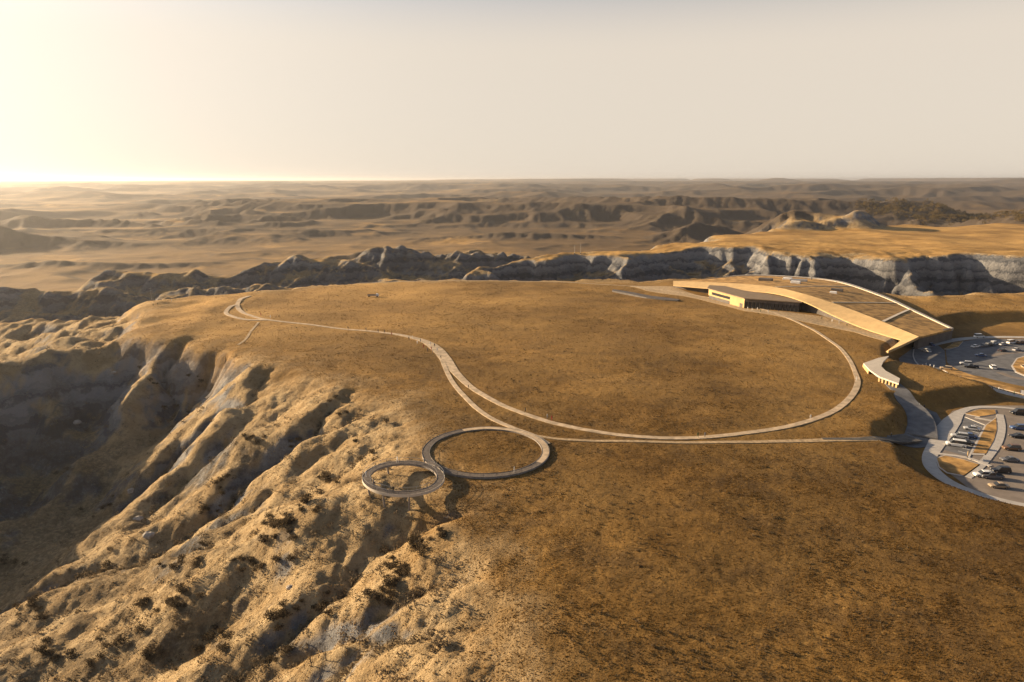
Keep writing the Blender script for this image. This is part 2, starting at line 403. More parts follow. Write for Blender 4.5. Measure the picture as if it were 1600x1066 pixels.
def ground_material():
    m, nt, b = new_mat('land'); g = NB(nt)
    pos = g.n('ShaderNodeNewGeometry').outputs['Position']
    at = {}
    for nm in ('grass', 'clay', 'brush', 'pale', 'scrub'):
        a = g.n('ShaderNodeAttribute', attribute_name=nm); at[nm] = a.outputs['Fac']
    n_big = g.noise(pos, 0.018, 5, 0.6); n_mid = g.noise(pos, 0.11, 5, 0.65); n_sm = g.noise(pos, 0.7, 5, 0.7); n_fine = g.noise(pos, 3.0, 3, 0.7)
    # dry prairie grass
    c1 = g.mix(g.ramp(n_mid, 0.36, 0.66), (0.115, 0.063, 0.017), (0.235, 0.131, 0.037))
    n_pat = g.noise(pos, 0.045, 6, 0.7)
    c2 = g.mix(g.ramp(n_big, 0.40, 0.62), c1, (0.19, 0.112, 0.036))
    c2 = g.mix(g.math('MULTIPLY', g.ramp(n_pat, 0.46, 0.62), 0.7), c2, (0.095, 0.057, 0.023))
    c3 = g.mix(g.math('MULTIPLY', g.ramp(n_sm, 0.56, 0.74), 0.5), c2, (0.085, 0.052, 0.020))
    grass = g.mix(g.math('MULTIPLY', g.ramp(n_sm, 0.46, 0.28), 0.6), c3, (0.34, 0.205, 0.066))
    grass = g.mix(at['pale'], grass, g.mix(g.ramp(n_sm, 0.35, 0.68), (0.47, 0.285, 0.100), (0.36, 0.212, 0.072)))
    tone = g.ramp(g.noise(pos, 0.011, 4, 0.6), 0.34, 0.66)
    grass = g.mix(0.85, grass, g.mix(tone, (0.62, 0.60, 0.58), (1.22, 1.22, 1.2)), 'MULTIPLY')
    # bleached grass and crumbling clay of the slopes
    s1 = g.mix(g.ramp(n_mid, 0.35, 0.65), (0.30, 0.208, 0.105), (0.42, 0.31, 0.172))
    s2 = g.mix(g.math('MULTIPLY', g.ramp(n_sm, 0.50, 0.72), 0.7), s1, (0.15, 0.092, 0.042))
    sepz = g.n('ShaderNodeSeparateXYZ'); g.link(pos, sepz.inputs[0])
    band = g.n('ShaderNodeTexNoise'); band.inputs['Detail'].default_value = 3; band.inputs['Scale'].default_value = 0.13
    comb = g.n('ShaderNodeCombineXYZ'); g.link(g.math('ADD', sepz.outputs['Z'], g.math('MULTIPLY', n_mid, 16.0)), comb.inputs['Z']); g.link(comb.outputs[0], band.inputs['Vector'])
    clay = g.mix(g.ramp(band.outputs['Fac'], 0.40, 0.60), (0.075, 0.079, 0.088), (0.225, 0.22, 0.215))
    slope = g.mix(at['clay'], s2, clay)
    col = g.mix(at['grass'], slope, grass)
    col = g.mix(g.math('MULTIPLY', at['brush'], g.ramp(n_sm, 0.30, 0.55)), col, (0.060, 0.045, 0.028))  # dark tint of gully brush, also used to paint ravine shade
    n_far = g.noise(pos, 0.006, 7, 0.68)
    col = g.mix(g.math('MULTIPLY', at['scrub'], g.ramp(n_far, 0.28, 0.47)), col, (0.075, 0.056, 0.040))
    g.link(col, b.inputs['Base Color'])
    b.inputs['Roughness'].default_value = 0.95
    b.inputs['Specular IOR Level'].default_value = 0.1
    bm = g.n('ShaderNodeBump'); bm.inputs['Strength'].default_value = 0.55; bm.inputs['Distance'].default_value = 0.5
    h = g.math('ADD', n_sm, g.math('MULTIPLY', n_fine, 0.35))
    g.link(h, bm.inputs['Height'])
    # rills and crumbling crust on the bare slopes
    n_rill = g.noise(pos, 0.30, 7, 0.72)
    b2 = g.n('ShaderNodeBump'); b2.inputs['Distance'].default_value = 2.6
    g.link(n_rill, b2.inputs['Height'])
    inv = g.math('SUBTRACT', 1.0, at['grass']); g.link(g.math('MULTIPLY', inv, 0.75), b2.inputs['Strength'])
    g.link(bm.outputs['Normal'], b2.inputs['Normal'])
    g.link(b2.outputs['Normal'], b.inputs['Normal'])
    return m

# ------------------------------------------------------------------ mesh helpers
def tag(o, label=None, cat=None, group=None, kind=None):
    if label: o['label'] = label
    if cat: o['category'] = cat
    if group: o['group'] = group
    if kind: o['kind'] = kind
    return o

def np_mesh(name, V, faces, mat, smooth=False):
    """mesh from numpy arrays; faces is an (n, k) int array"""
    me = bpy.data.meshes.new(name)
    V = np.asarray(V, np.float32); faces = np.asarray(faces, np.int32)
    k = faces.shape[1]; n = faces.shape[0]
    me.vertices.add(len(V)); me.vertices.foreach_set('co', V.ravel())
    me.loops.add(n * k); me.loops.foreach_set('vertex_index', faces.ravel())
    me.polygons.add(n)
    me.polygons.foreach_set('loop_start', np.arange(0, n * k, k, dtype=np.int32))
    me.polygons.foreach_set('use_smooth', np.full(n, bool(smooth)))
    me.update(calc_edges=True)
    if mat: me.materials.append(mat)
    return me

def add_obj(name, me, parent=None, loc=None):
    o = bpy.data.objects.new(name, me); COL.objects.link(o)
    if parent: o.parent = parent
    if loc is not None: o.location = loc
    return o

# ------------------------------------------------------------------ ground
NC, NR = 660, 1220
OY = -60.0
ang = np.radians(np.linspace(-63, 57, NC))
_lr = np.linspace(math.log(70.0), math.log(34000.0), 4000)
_den = 1.0 + 1.6 * sstep(6.25, 6.45, _lr) * sstep(7.05, 6.85, _lr) + 0.5 * sstep(4.8, 5.0, _lr) * sstep(6.0, 5.8, _lr)
_cum = np.cumsum(_den); _cum = (_cum - _cum[0]) / (_cum[-1] - _cum[0])
rad = np.exp(np.interp(np.linspace(0, 1, NR), _cum, _lr))
AA, RR = np.meshgrid(ang, rad)
GX = np.sin(AA) * RR; GY = OY + np.cos(AA) * RR
gz, g_in, g_flow, g_slope = land(GX, GY, True)
ii = np.arange(NC * NR).reshape(NR, NC)
quads = np.stack([ii[:-1, :-1], ii[:-1, 1:], ii[1:, 1:], ii[1:, :-1]], -1).reshape(-1, 4)
ground_me = np_mesh('ground', np.stack([GX, GY, gz], -1).reshape(-1, 3), quads, ground_material(), True)
gd = np.hypot(GX, GY)
nz = fbm(GX, GY, 25, 3, 0.5, 120)
nf = fbm(GX, GY, 6, 3, 0.6, 122)
grass_a = np.maximum(sstep(24, -16, g_in + 10 * nz + 8 * nf), sstep(0.34, 0.14, g_slope + 0.08 * nz) * sstep(450, 600, gd))
clay_a = sstep(0.70, 1.05, g_slope + 0.3 * nz + 0.25 * nf + 0.22 * sstep(-140, -175, GX) * sstep(450, 400, gd) + 0.2 * sstep(500, 600, gd))
far_scrub_shade = sstep(1300, 2200, gd) * sstep(0.10, 0.30, g_slope) * sstep(-0.9, 0.1, fbm(GX, GY, 300, 4, 0.6, 130))  # far slopes darkened: patchy juniper plus the hills' shade painted as colour
brush_shade_a = sstep(2.5, 3.6, g_flow + 0.3 * nz) * sstep(2, 10, g_in) * sstep(0.12, 0.3, g_slope)
brush_shade_a = np.maximum(brush_shade_a, 0.95 * far_scrub_shade)
brush_shade_a = np.maximum(brush_shade_a, 0.62 * sstep(22, 55, g_in + 14 * nz) * sstep(-0.25, 0.35, nz + 0.6 * nf) * sstep(420, 380, gd))
far_flat = sstep(1400, 2000, gd) * sstep(-0.25, 0.35, fbm(GX, GY, 420, 4, 0.6, 133) + 0.25 * sstep(-1500, 600, GX))
brush_shade_a = np.maximum(brush_shade_a, 0.8 * far_flat)
brush_shade_a = np.maximum(brush_shade_a, 0.55 * sstep(-26, -42, gz + 8 * nz) * sstep(420, 380, gd))  # ravine bottom: brush cover, with the deep shade painted into the ground
brush_shade_a = np.maximum(brush_shade_a, 0.35 * sstep(-6, -40, gz + 12 * nz) * sstep(450, 520, gd) * sstep(1200, 1000, gd))
mesa_d = np.full(GX.shape, 900.0); mm = (gd > 550) & (gd < 2200); mesa_d[mm] = poly_sdf(GX[mm], GY[mm], MESA)
pale_a = np.maximum(sstep(560, 700, GY) * sstep(30, -5, mesa_d) * (0.75 + 0.25 * sstep(-0.3, 0.3, nz)), np.clip(0.26 * sstep(150, 320, GY + 60 * nz) + 0.75 * sstep(270, 450, GY + 40 * nz) * sstep(90, -150, GX + 40 * nz), 0, 1))  # bleached grass; stronger sun on far, left and mesa ground painted as paleness
for nm, arr in (('grass', grass_a), ('clay', clay_a), ('brush', brush_shade_a), ('pale', pale_a), ('scrub', 0.92 * sstep(800, 1150, gd) * sstep(5, 60, mesa_d) * (0.6 + 0.4 * sstep(0.05, 0.25, g_slope)))):
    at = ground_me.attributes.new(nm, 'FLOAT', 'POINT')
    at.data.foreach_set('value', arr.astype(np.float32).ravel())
ground = tag(add_obj('ground', ground_me), kind='structure')
print('ground z', gz.min(), gz.max())

# ------------------------------------------------------------------ haze
def build_haze():
    x0, x1, y0, y1, z0, z1 = -33000, 31000, -60, 35000, float(gz.min()) - 1.5, max(CAM_Z + 6, float(gz.max()) + 5)
    V = [(x, y, z) for z in (z0, z1) for y in (y0, y1) for x in (x0, x1)]
    Fq = [(0, 2, 3, 1), (4, 5, 7, 6), (0, 1, 5, 4), (2, 6, 7, 3), (0, 4, 6, 2), (1, 3, 7, 5)]
    m = bpy.data.materials.new('haze'); m.use_nodes = True
    nt = m.node_tree; nt.nodes.clear()
    out = nt.nodes.new('ShaderNodeOutputMaterial'); v = nt.nodes.new('ShaderNodeVolumePrincipled')
    v.inputs['Color'].default_value = (0.92, 0.90, 0.89, 1)
    v.inputs['Density'].default_value = 0.000044
    v.inputs['Anisotropy'].default_value = 0.66
    nt.links.new(v.outputs['Volume'], out.inputs['Volume'])
    o = add_obj('haze', np_mesh('haze', V, Fq, m))
    tag(o, kind='stuff')
build_haze()

# ================ OBJECTS

# ------------------------------------------------------------------ simple materials
def plain(name, col, rough=0.8, var=0.18, scale=1.5, metal=0.0, spec=0.3, bump=0.0):
    m, nt, b = new_mat(name); g = NB(nt)
    tc = g.n('ShaderNodeTexCoord').outputs['Object']
    n = g.noise(tc, scale, 5, 0.6)
    lo = tuple(c * (1 - var) for c in col); hi = tuple(min(1, c * (1 + var)) for c in col)
    g.link(g.mix(g.ramp(n, 0.3, 0.7), lo, hi), b.inputs['Base Color'])
    b.inputs['Roughness'].default_value = rough; b.inputs['Metallic'].default_value = metal
    b.inputs['Specular IOR Level'].default_value = spec
    if bump:
        bp = g.n('ShaderNodeBump'); bp.inputs['Strength'].default_value = bump; bp.inputs['Distance'].default_value = 0.05
        g.link(n, bp.inputs['Height']); g.link(bp.outputs['Normal'], b.inputs['Normal'])
    return m

M = {
    'boardwalk': plain('boardwalk', (0.44, 0.335, 0.22), 0.85, 0.28, 0.35, bump=0.2),
    'trail': plain('trail', (0.36, 0.26, 0.15), 0.95, 0.3, 0.8),
    'dark_deck': plain('dark_deck', (0.12, 0.098, 0.08), 0.8, 0.25, 1.2),
    'grey_wood': plain('grey_wood', (0.22, 0.19, 0.165), 0.8, 0.25, 1.5),
    'steel': plain('steel', (0.35, 0.34, 0.33), 0.45, 0.1, 2, metal=0.7),
    'dark_steel': plain('dark_steel', (0.06, 0.06, 0.065), 0.5, 0.1, 2, metal=0.5),
    'asphalt': plain('asphalt', (0.13, 0.128, 0.13), 0.9, 0.22, 0.35, bump=0.2),
    'dark_asphalt': plain('dark_asphalt', (0.085, 0.078, 0.07), 0.9, 0.25, 0.4),
    'sunlit_asphalt': plain('sunlit_asphalt', (0.20, 0.165, 0.135), 0.9, 0.15, 0.25, bump=0.2),  # same asphalt with the tan of low sunlight put into its colour
    'concrete': plain('concrete', (0.40, 0.37, 0.335), 0.85, 0.1, 0.5, bump=0.1),
    'kerb': plain('kerb', (0.46, 0.42, 0.37), 0.85, 0.1, 0.8),
    'paint': plain('paint', (0.72, 0.70, 0.66), 0.7, 0.15, 3),
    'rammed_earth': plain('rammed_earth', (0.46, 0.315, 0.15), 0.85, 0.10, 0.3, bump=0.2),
    'pale_roof': plain('pale_roof', (0.50, 0.44, 0.36), 0.8, 0.08, 0.4),
    'planted': plain('planted', (0.34, 0.195, 0.062), 0.95, 0.5, 0.22, bump=0.6),
    'glass': plain('glass', (0.03, 0.033, 0.038), 0.12, 0.1, 0.3, spec=0.5),
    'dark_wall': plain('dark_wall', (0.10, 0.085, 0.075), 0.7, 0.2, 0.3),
    'shaded_roof': plain('shaded_roof', (0.22, 0.16, 0.10), 0.7, 0.15, 0.5),  # pale hall roof with its shade put into the colour
    'white': plain('white', (0.72, 0.70, 0.67), 0.5, 0.05, 2),
    'tyre': plain('tyre', (0.02, 0.02, 0.02), 0.9, 0.1, 4),
    'rim_metal': plain('rim_metal', (0.4, 0.4, 0.41), 0.35, 0.1, 4, metal=0.8),
    'lamp_glass': plain('lamp_glass', (0.65, 0.65, 0.62), 0.15, 0.05, 4, spec=0.5),
    'lamp_red': plain('lamp_red', (0.25, 0.015, 0.012), 0.25, 0.05, 4),
    'bark': plain('bark', (0.075, 0.058, 0.045), 0.95, 0.3, 4),
    'rock': plain('rock', (0.34, 0.30, 0.255), 0.95, 0.25, 1.2, bump=0.8),
}

# ------------------------------------------------------------------ mesh builders
class MB:
    """collects simple solids into one mesh"""
    def __init__(self): self.v = []; self.f = []
    def add(self, V, Fs):
        o = len(self.v); self.v += [tuple(p) for p in V]; self.f += [tuple(i + o for i in q) for q in Fs]; return self
    def box(self, c, s, rz=0.0):
        cx, cy, cz = c; hx, hy, hz = s[0] / 2, s[1] / 2, s[2] / 2
        ca, sa = math.cos(rz), math.sin(rz)
        V = [(cx + ca * x - sa * y, cy + sa * x + ca * y, cz + z) for z in (-hz, hz) for y in (-hy, hy) for x in (-hx, hx)]
        return self.add(V, [(0, 2, 3, 1), (4, 5, 7, 6), (0, 1, 5, 4), (2, 6, 7, 3), (0, 4, 6, 2), (1, 3, 7, 5)])
    def tube(self, pts, radii, n=6, cap=True):
        pts = [Vector(p) for p in pts]; V = []; Fs = []
        for i, p in enumerate(pts):
            d = (pts[min(i + 1, len(pts) - 1)] - pts[max(i - 1, 0)]).normalized()
            a = d.orthogonal().normalized() if abs(d.z) < 0.99 else Vector((1, 0, 0)); a = (a - d * a.dot(d)).normalized(); b = d.cross(a)
            r = radii[i] if isinstance(radii, (list, tuple)) else radii
            V += [tuple(p + (a * math.cos(2 * math.pi * k / n) + b * math.sin(2 * math.pi * k / n)) * r) for k in range(n)]
        for i in range(len(pts) - 1):
            for k in range(n):
                Fs.append((i * n + k, i * n + (k + 1) % n, (i + 1) * n + (k + 1) % n, (i + 1) * n + k))
        if cap: Fs += [tuple(range(n - 1, -1, -1)), tuple(range((len(pts) - 1) * n, len(pts) * n))]
        return self.add(V, Fs)
    def loft(self, rings, cap=True):
        n = len(rings[0]); V = [p for r in rings for p in r]; Fs = []
        for i in range(len(rings) - 1):
            for k in range(n):
                Fs.append((i * n + k, i * n + (k + 1) % n, (i + 1) * n + (k + 1) % n, (i + 1) * n + k))
        if cap: Fs += [tuple(range(n - 1, -1, -1)), tuple(range((len(rings) - 1) * n, len(rings) * n))]
        return self.add(V, Fs)
    def prism(self, pts, z0, z1):
        n = len(pts)
        zl = z0 if isinstance(z0, (list, tuple)) else [z0] * n; zh = z1 if isinstance(z1, (list, tuple)) else [z1] * n
        V = [(p[0], p[1], zl[i]) for i, p in enumerate(pts)] + [(p[0], p[1], zh[i]) for i, p in enumerate(pts)]
        Fs = [tuple(range(n - 1, -1, -1)), tuple(range(n, 2 * n))] + [(i, (i + 1) % n, n + (i + 1) % n, n + i) for i in range(n)]
        return self.add(V, Fs)
    def mesh(self, name, mat, smooth=False, bevel=0.0):
        me = bpy.data.meshes.new(name); me.from_pydata(self.v, [], self.f)
        bm = bmesh.new(); bm.from_mesh(me)
        bmesh.ops.recalc_face_normals(bm, faces=bm.faces)
        if bevel: bmesh.ops.bevel(bm, geom=bm.edges[:], offset=bevel, segments=2, affect='EDGES', clamp_overlap=True)
        bm.to_mesh(me); bm.free()
        if smooth:
            for p in me.polygons: p.use_smooth = True
            me.set_sharp_from_angle(angle=R(32))
        if isinstance(mat, str): mat = M[mat]
        me.materials.append(mat); return me
    def obj(self, name, mat, parent=None, **kw):
        return add_obj(name, self.mesh(name, mat, **kw), parent)

def empty(name, loc=(0, 0, 0), rz=0.0):
    o = bpy.data.objects.new(name, None); COL.objects.link(o)
    o.location = loc; o.rotation_euler = (0, 0, rz); o.empty_display_size = 0.5
    return o

def copy_tree(o, parent=None):
    c = o.copy(); COL.objects.link(c); c.parent = parent
    for ch in o.children: copy_tree(ch, c)
    return c

def spline(pts, step=2.0, closed=False):
    """Catmull-Rom through the points, resampled at about `step` metres"""
    P = [np.array(p, float) for p in pts]; n = len(P); out = []
    for i in range(n if closed else n - 1):
        p1, p2 = P[i], P[(i + 1) % n]
        p0 = P[(i - 1) % n] if closed or i > 0 else 2 * p1 - p2
        p3 = P[(i + 2) % n] if closed or i + 2 < n else 2 * p2 - p1
        k = max(2, int(np.linalg.norm(p2[:2] - p1[:2]) / step))
        for j in range(k):
            t = j / k
            out.append(0.5 * (2 * p1 + (p2 - p0) * t + (2 * p0 - 5 * p1 + 4 * p2 - p3) * t * t + (3 * p1 - p0 - 3 * p2 + p3) * t ** 3))
    if not closed: out.append(P[-1])
    return np.array(out)

def strip_sides(C, width, closed=False):
    T = (np.roll(C, -1, 0) - np.roll(C, 1, 0)) if closed else np.gradient(C, axis=0)
    T = T[:, :2] / np.maximum(np.linalg.norm(T[:, :2], axis=1), 1e-9)[:, None]
    N = np.stack([-T[:, 1], T[:, 0]], 1)
    hw = (np.asarray(width) * 0.5)
    hw = hw[:, None] if hw.ndim else hw
    return C[:, :2] + N * hw, C[:, :2] - N * hw

def ribbon(name, pts, width, mat, lift=0.12, thick=0.5, closed=False, parent=None, z=None, step=2.0, kind=None):
    """a strip of paving or decking laid along a curve; z None follows the ground"""
    C = spline([p[:2] for p in pts], step, closed)
    if isinstance(width, (list, tuple)):
        width = np.interp(np.linspace(0, 1, len(C)), np.linspace(0, 1, len(width)), width)
    A, B = strip_sides(C, width, closed); n = len(C)
    if z is None:
        zc = np.maximum(np.maximum(land(A[:, 0], A[:, 1]), land(B[:, 0], B[:, 1])), land(C[:, 0], C[:, 1])) + lift
        if closed:
            zc = (np.roll(zc, 1) + zc + np.roll(zc, -1)) / 3
        elif n > 3:
            zc = np.convolve(np.pad(zc, 1, 'edge'), np.ones(3) / 3, 'valid')
    else: zc = np.interp(np.linspace(0, 1, n), np.linspace(0, 1, len(z)), z) if isinstance(z, (list, tuple)) else np.full(n, float(z))
    V = np.concatenate([np.c_[A, zc], np.c_[B, zc], np.c_[A, zc - thick], np.c_[B, zc - thick]])
    q = []
    for i in range(n if closed else n - 1):
        j = (i + 1) % n
        q += [(i, n + i, n + j, j), (2 * n + i, 2 * n + j, 3 * n + j, 3 * n + i), (i, j, 2 * n + j, 2 * n + i), (n + i, 3 * n + i, 3 * n + j, n + j)]
    if not closed: q += [(0, 2 * n, 3 * n, n), (n - 1, 2 * n - 1, 4 * n - 1, 3 * n - 1)]
    o = add_obj(name, np_mesh(name, V, q, M[mat] if isinstance(mat, str) else mat), parent)
    if kind: tag(o, kind=kind)
    return o

def sheet(name, pts, mat, lift=0.03, thick=0.25, z=None, cell=2.5, parent=None, kind=None):
    """a sheet of paving with an outline; z None drapes it over the ground"""
    bm = bmesh.new()
    vs = [bm.verts.new((p[0], p[1], 0)) for p in pts]
    f = bm.faces.new(vs); bmesh.ops.triangulate(bm, faces=[f])
    if z is None:
        for k in range(7):
            long = [e for e in bm.edges if e.calc_length() > cell]
            if not long: break
            bmesh.ops.subdivide_edges(bm, edges=long, cuts=1); bmesh.ops.triangulate(bm, faces=bm.faces[:])
        xy = np.array([v.co[:2] for v in bm.verts]); zz = land(xy[:, 0], xy[:, 1]) + lift
        for v, h in zip(bm.verts, zz): v.co.z = h
    else:
        for v in bm.verts: v.co.z = z + lift
    bmesh.ops.recalc_face_normals(bm, faces=bm.faces)
    if bm.faces and sum(f.normal.z for f in bm.faces) < 0: bmesh.ops.reverse_faces(bm, faces=bm.faces)
    if thick:
        edges = [e for e in bm.edges if e.is_boundary]
        r = bmesh.ops.extrude_edge_only(bm, edges=edges)
        for v in [g for g in r['geom'] if isinstance(g, bmesh.types.BMVert)]: v.co.z -= thick
    me = bpy.data.meshes.new(name); bm.to_mesh(me); bm.free()
    me.materials.append(M[mat] if isinstance(mat, str) else mat)
    o = add_obj(name, me, parent)
    if kind: tag(o, kind=kind)
    return o

# ------------------------------------------------------------------ paths on the plateau
LOOP = [(85.9, 491.1), (110.7, 467.7), (129.8, 441.3), (141.5, 413.2), (149.6, 392.3), (154.8, 359.4), (153.5, 325.6), (147.3, 292.8), (137.5, 262.9), (129.4, 245.4), (115.9, 225.7), (103.6, 213.1), (91.3, 204.6), (74.3, 196.7), (57.5, 192.4), (38.3, 192.4), (23.6, 197.8), (10.2, 206.9), (-2.2, 220.2), (-12.8, 237.5), (-21.5, 260.1), (-28.2, 282.9), (-34.4, 302.2), (-44.7, 320.1), (-64.2, 334.2), (-86.0, 344.8), (-113.0, 357.7), (-133.1, 366.2), (-145.8, 377.0), (-157.1, 390.3), (-166.1, 406.7), (-172.0, 426.8), (-171.7, 441.3)]
n_loop = 33
loop_w = [1.7] * 12 + [2.2] * 8 + [2.5, 3.2, 5.0, 5.2, 3.0] + [2.1] * 5 + [2.6] * 3
ribbon('path', LOOP, loop_w, 'boardwalk', 0.14, 0.6, kind='structure')
ribbon('path', [(-133.8, 366.2), (-146.0, 368.0), (-157.7, 377.0), (-165.6, 388.4), (-168.8, 404.6), (-167.0, 408.9)], 2.4, 'boardwalk', 0.20, 0.6, kind='structure')
ribbon('path', [(-31.4, 289.4), (-24.2, 255.6), (-17.0, 231.4), (-8.4, 211.2), (0.0, 200.0), (6.9, 192.9), (10.4, 186.8)], 1.8, 'boardwalk', 0.16, 0.5, kind='structure')
ribbon('path', [(5.0, 194.0), (11.8, 191.4), (18.9, 189.8), (37.7, 188.8), (56.4, 188.3), (75.4, 188.8), (94.9, 190.3), (113.2, 191.9)], [1.4, 1.5, 1.5, 1.7, 2.0, 2.6, 3.6], 'trail', 0.14, 0.5, kind='structure')
ribbon('road', [(92.4, 191.1), (100.1, 191.1), (107.0, 191.6)] + [(115.7, 195.9)] + [(125.2, 201.1)], [1.4, 2.0, 3.2, 5.0, 6.5], 'dark_asphalt', 0.20, 0.5, kind='structure')
ribbon('path', [(-136.9, 361.0), (-132.7, 338.7), (-128.8, 321.5), (-128.3, 310.9)], 1.2, 'trail', 0.10, 0.4, kind='structure')
ribbon('path', [(-114.2, 503.7), (-77.5, 513.5), (-29.2, 515.2), (24.2, 513.5), (85.9, 491.1)], 2.4, 'trail', 0.10, 0.4, kind='structure')

# ------------------------------------------------------------------ ring walkways at the rim
def ring_walk(name, c, r, width, zs, label, n=96, deck='dark_deck'):
    """a circular deck; zs gives the deck height round the circle, starting on the right and going counter-clockwise"""
    t = empty(name, (c[0], c[1], min(zs))); z0 = min(zs)
    th = np.linspace(0, 2 * np.pi, n, endpoint=False)
    zz = np.interp(th, np.linspace(0, 2 * np.pi, len(zs) + 1), list(zs) + [zs[0]]) - z0
    def ring(r0, r1, za, zb, nm, mat, sel=None):
        V = []; q = []
        for rr, dz in ((r0, za), (r1, za), (r1, zb), (r0, zb)):
            V += [(rr * math.cos(a), rr * math.sin(a), z + dz) for a, z in zip(th, zz)]
        for i in range(n):
            if sel is not None and not sel(th[i]): continue
            j = (i + 1) % n
            for k in range(4):
                l = (k + 1) % 4
                q.append((k * n + i, k * n + j, l * n + j, l * n + i))
        m = MB().add(V, q); return m.obj(nm, mat, t)
    ring(r - width / 2, r + width / 2, -0.18, 0.0, 'deck', deck)
    return t, ring, th, zz

RING_A = (-7.4, 181.8); RA = 17.0
zr = [0.35 + ground_z(RING_A[0] + RA * math.cos(a), RING_A[1] + RA * math.sin(a)) for a in np.linspace(0, 2 * np.pi, 12, endpoint=False)]
zr = [max(z, 0.15) for z in zr]
t, ring, th, zz = ring_walk('ring_walkway', RING_A, RA, 1.9, zr, '')
tag(t, 'large circular boardwalk ring lying on the grass beside the rim', 'walkway')
ring(RA + 1.0, RA + 1.1, -0.55, 0.08, 'fascia', 'grey_wood')
ring(RA - 1.1, RA - 1.0, -0.55, 0.08, 'fascia', 'grey_wood')
inlay = ring(RA - 0.9, RA + 0.9, 0.006, 0.03, 'paving', 'boardwalk', lambda a: a < 2.0 or a > 5.75)
inlay['label'] = 'pale gravel stretch where the footpath joins'
ring(RA + 0.93, RA + 0.98, 1.00, 1.06, 'handrail', 'dark_steel', lambda a: 2.2 < a < 5.6)
post = MB().box((0, 0, 0.5), (0.07, 0.07, 1.0)).mesh('post', 'dark_steel')
for k in range(0, 96, 3):
    if 2.2 < th[k] < 5.6:
        add_obj('post', post, t, ((RA + 0.955) * math.cos(th[k]), (RA + 0.955) * math.sin(th[k]), float(zz[k])))

RING_B = (-27.4, 160.2); RB = 9.3
t2, ring2, th2, zz2 = ring_walk('overlook_ring', RING_B, RB, 1.8, [1.3, 1.4, 1.6, 1.9, 2.2, 2.4, 2.4, 2.1, 1.7, 1.4], '', deck='dark_deck')
tag(t2, 'smaller raised ring walkway reaching out over the slope', 'walkway')
ring2(RB + 0.9, RB + 1.0, -0.6, 0.08, 'fascia', 'pale_roof')
ring2(RB - 1.0, RB - 0.9, -0.5, 0.08, 'fascia', 'grey_wood')
ring2(RB - 0.5, RB + 0.5, -0.6, -0.2, 'beam', 'dark_steel')
ring2(RB + 0.82, RB + 0.88, 1.00, 1.07, 'handrail', 'steel')
ring2(RB - 0.88, RB - 0.82, 1.00, 1.07, 'handrail', 'steel')
rpost = MB().box((0, 0, 0.53), (0.08, 0.08, 1.06)).mesh('post', 'steel')
for k in range(0, 96, 4):
    for rr in (RB + 0.85, RB - 0.85):
        add_obj('post', rpost, t2, (rr * math.cos(th2[k]), rr * math.sin(th2[k]), float(zz2[k])))
for a in (2.2, 2.9, 3.6, 4.3, 5.0):
    x, y = RB * math.cos(a), RB * math.sin(a)
    gz_ = ground_z(RING_B[0] + x, RING_B[1] + y) - t2.location.z
    top = float(np.interp(a, th2, zz2)) - 0.8
    MB().tube([(x * 0.93, y * 0.93, gz_ - 1.0), (x, y, top)], [0.28, 0.22], 8).obj('support_column', 'grey_wood', t2)
# short bridge that ties the two rings together
b0 = (RING_B[0] + RB * 0.80, RING_B[1] + RB * 0.62)
lnk = ribbon('link_bridge', [(RING_B[0] + RB * 0.86, RING_B[1] + RB * 0.5), (RING_A[0] - RA * 0.86, RING_A[1] - RA * 0.52)], 2.4, 'dark_deck', z=[1.36, 0.42], thick=0.4)
tag(lnk, 'short dark deck joining the two ring walkways', 'bridge')

# ------------------------------------------------------------------ library building
def quad_strip(A, B):
    n = len(A); V = [tuple(p) for p in A] + [tuple(p) for p in B]
    return V, [(i, i + 1, n + i + 1, n + i) for i in range(n - 1)]

def slab_between(A, B, thick):
    """solid sheet between two 3-D curves"""
    n = len(A); V = [tuple(p) for p in A] + [tuple(p) for p in B] + [(p[0], p[1], p[2] - thick) for p in A] + [(p[0], p[1], p[2] - thick) for p in B]
    Fs = []
    for i in range(n - 1):
        Fs += [(i, i + 1, n + i + 1, n + i), (2 * n + i, 3 * n + i, 3 * n + i + 1, 2 * n + i + 1), (i, 2 * n + i, 2 * n + i + 1, i + 1), (n + i, n + i + 1, 3 * n + i + 1, 3 * n + i)]
    Fs += [(0, n, 3 * n, 2 * n), (n - 1, 3 * n - 1, 4 * n - 1, 2 * n - 1)]
    return MB().add(V, Fs)

R_LOW = [(113.6, 477.1, 2.60), (135.0, 445.8, 5.00), (157.9, 416.6, 7.40), (167.2, 391.3, 7.00), (173.9, 364.2, 3.60), (179.8, 340.8, 1.20), (186.8, 319.1, 0.25)]
R_TOP = [(116.4, 489.3, 4.00), (139.7, 462.4, 6.80), (161.9, 428.2, 9.60), (171.8, 398.3, 9.60), (180.9, 380.5, 7.40), (187.3, 356.8, 5.40), (193.1, 315.7, 2.60)]
R_OUT = [(140.3, 495.8, 4.00), (175.1, 509.3, 5.20), (205.9, 502.4, 5.20), (232.7, 483.4, 4.40), (235.8, 428.5, 3.00), (230.8, 382.9, 1.80), (226.1, 342.0, 0.60)]
def res(pts, n=40):
    P = spline(pts, 4.0); k = np.linspace(0, len(P) - 1, n); i = np.minimum(k.astype(int), len(P) - 2); f = (k - i)[:, None]
    return P[i] * (1 - f) + P[i + 1] * f
low, top_, out_ = res(R_LOW), res(R_TOP), res(R_OUT)
lib = empty('library_building', (200, 400, 0)); LB = np.array([200, 400, 0.0])
tag(lib, 'long low building with golden roof edge sweeping up from the grass', 'building')
slab_between(low - LB, top_ - LB, 0.5).obj('roof_edge', 'rammed_earth', lib, smooth=True)['label'] = 'golden sunlit sloping roof edge'
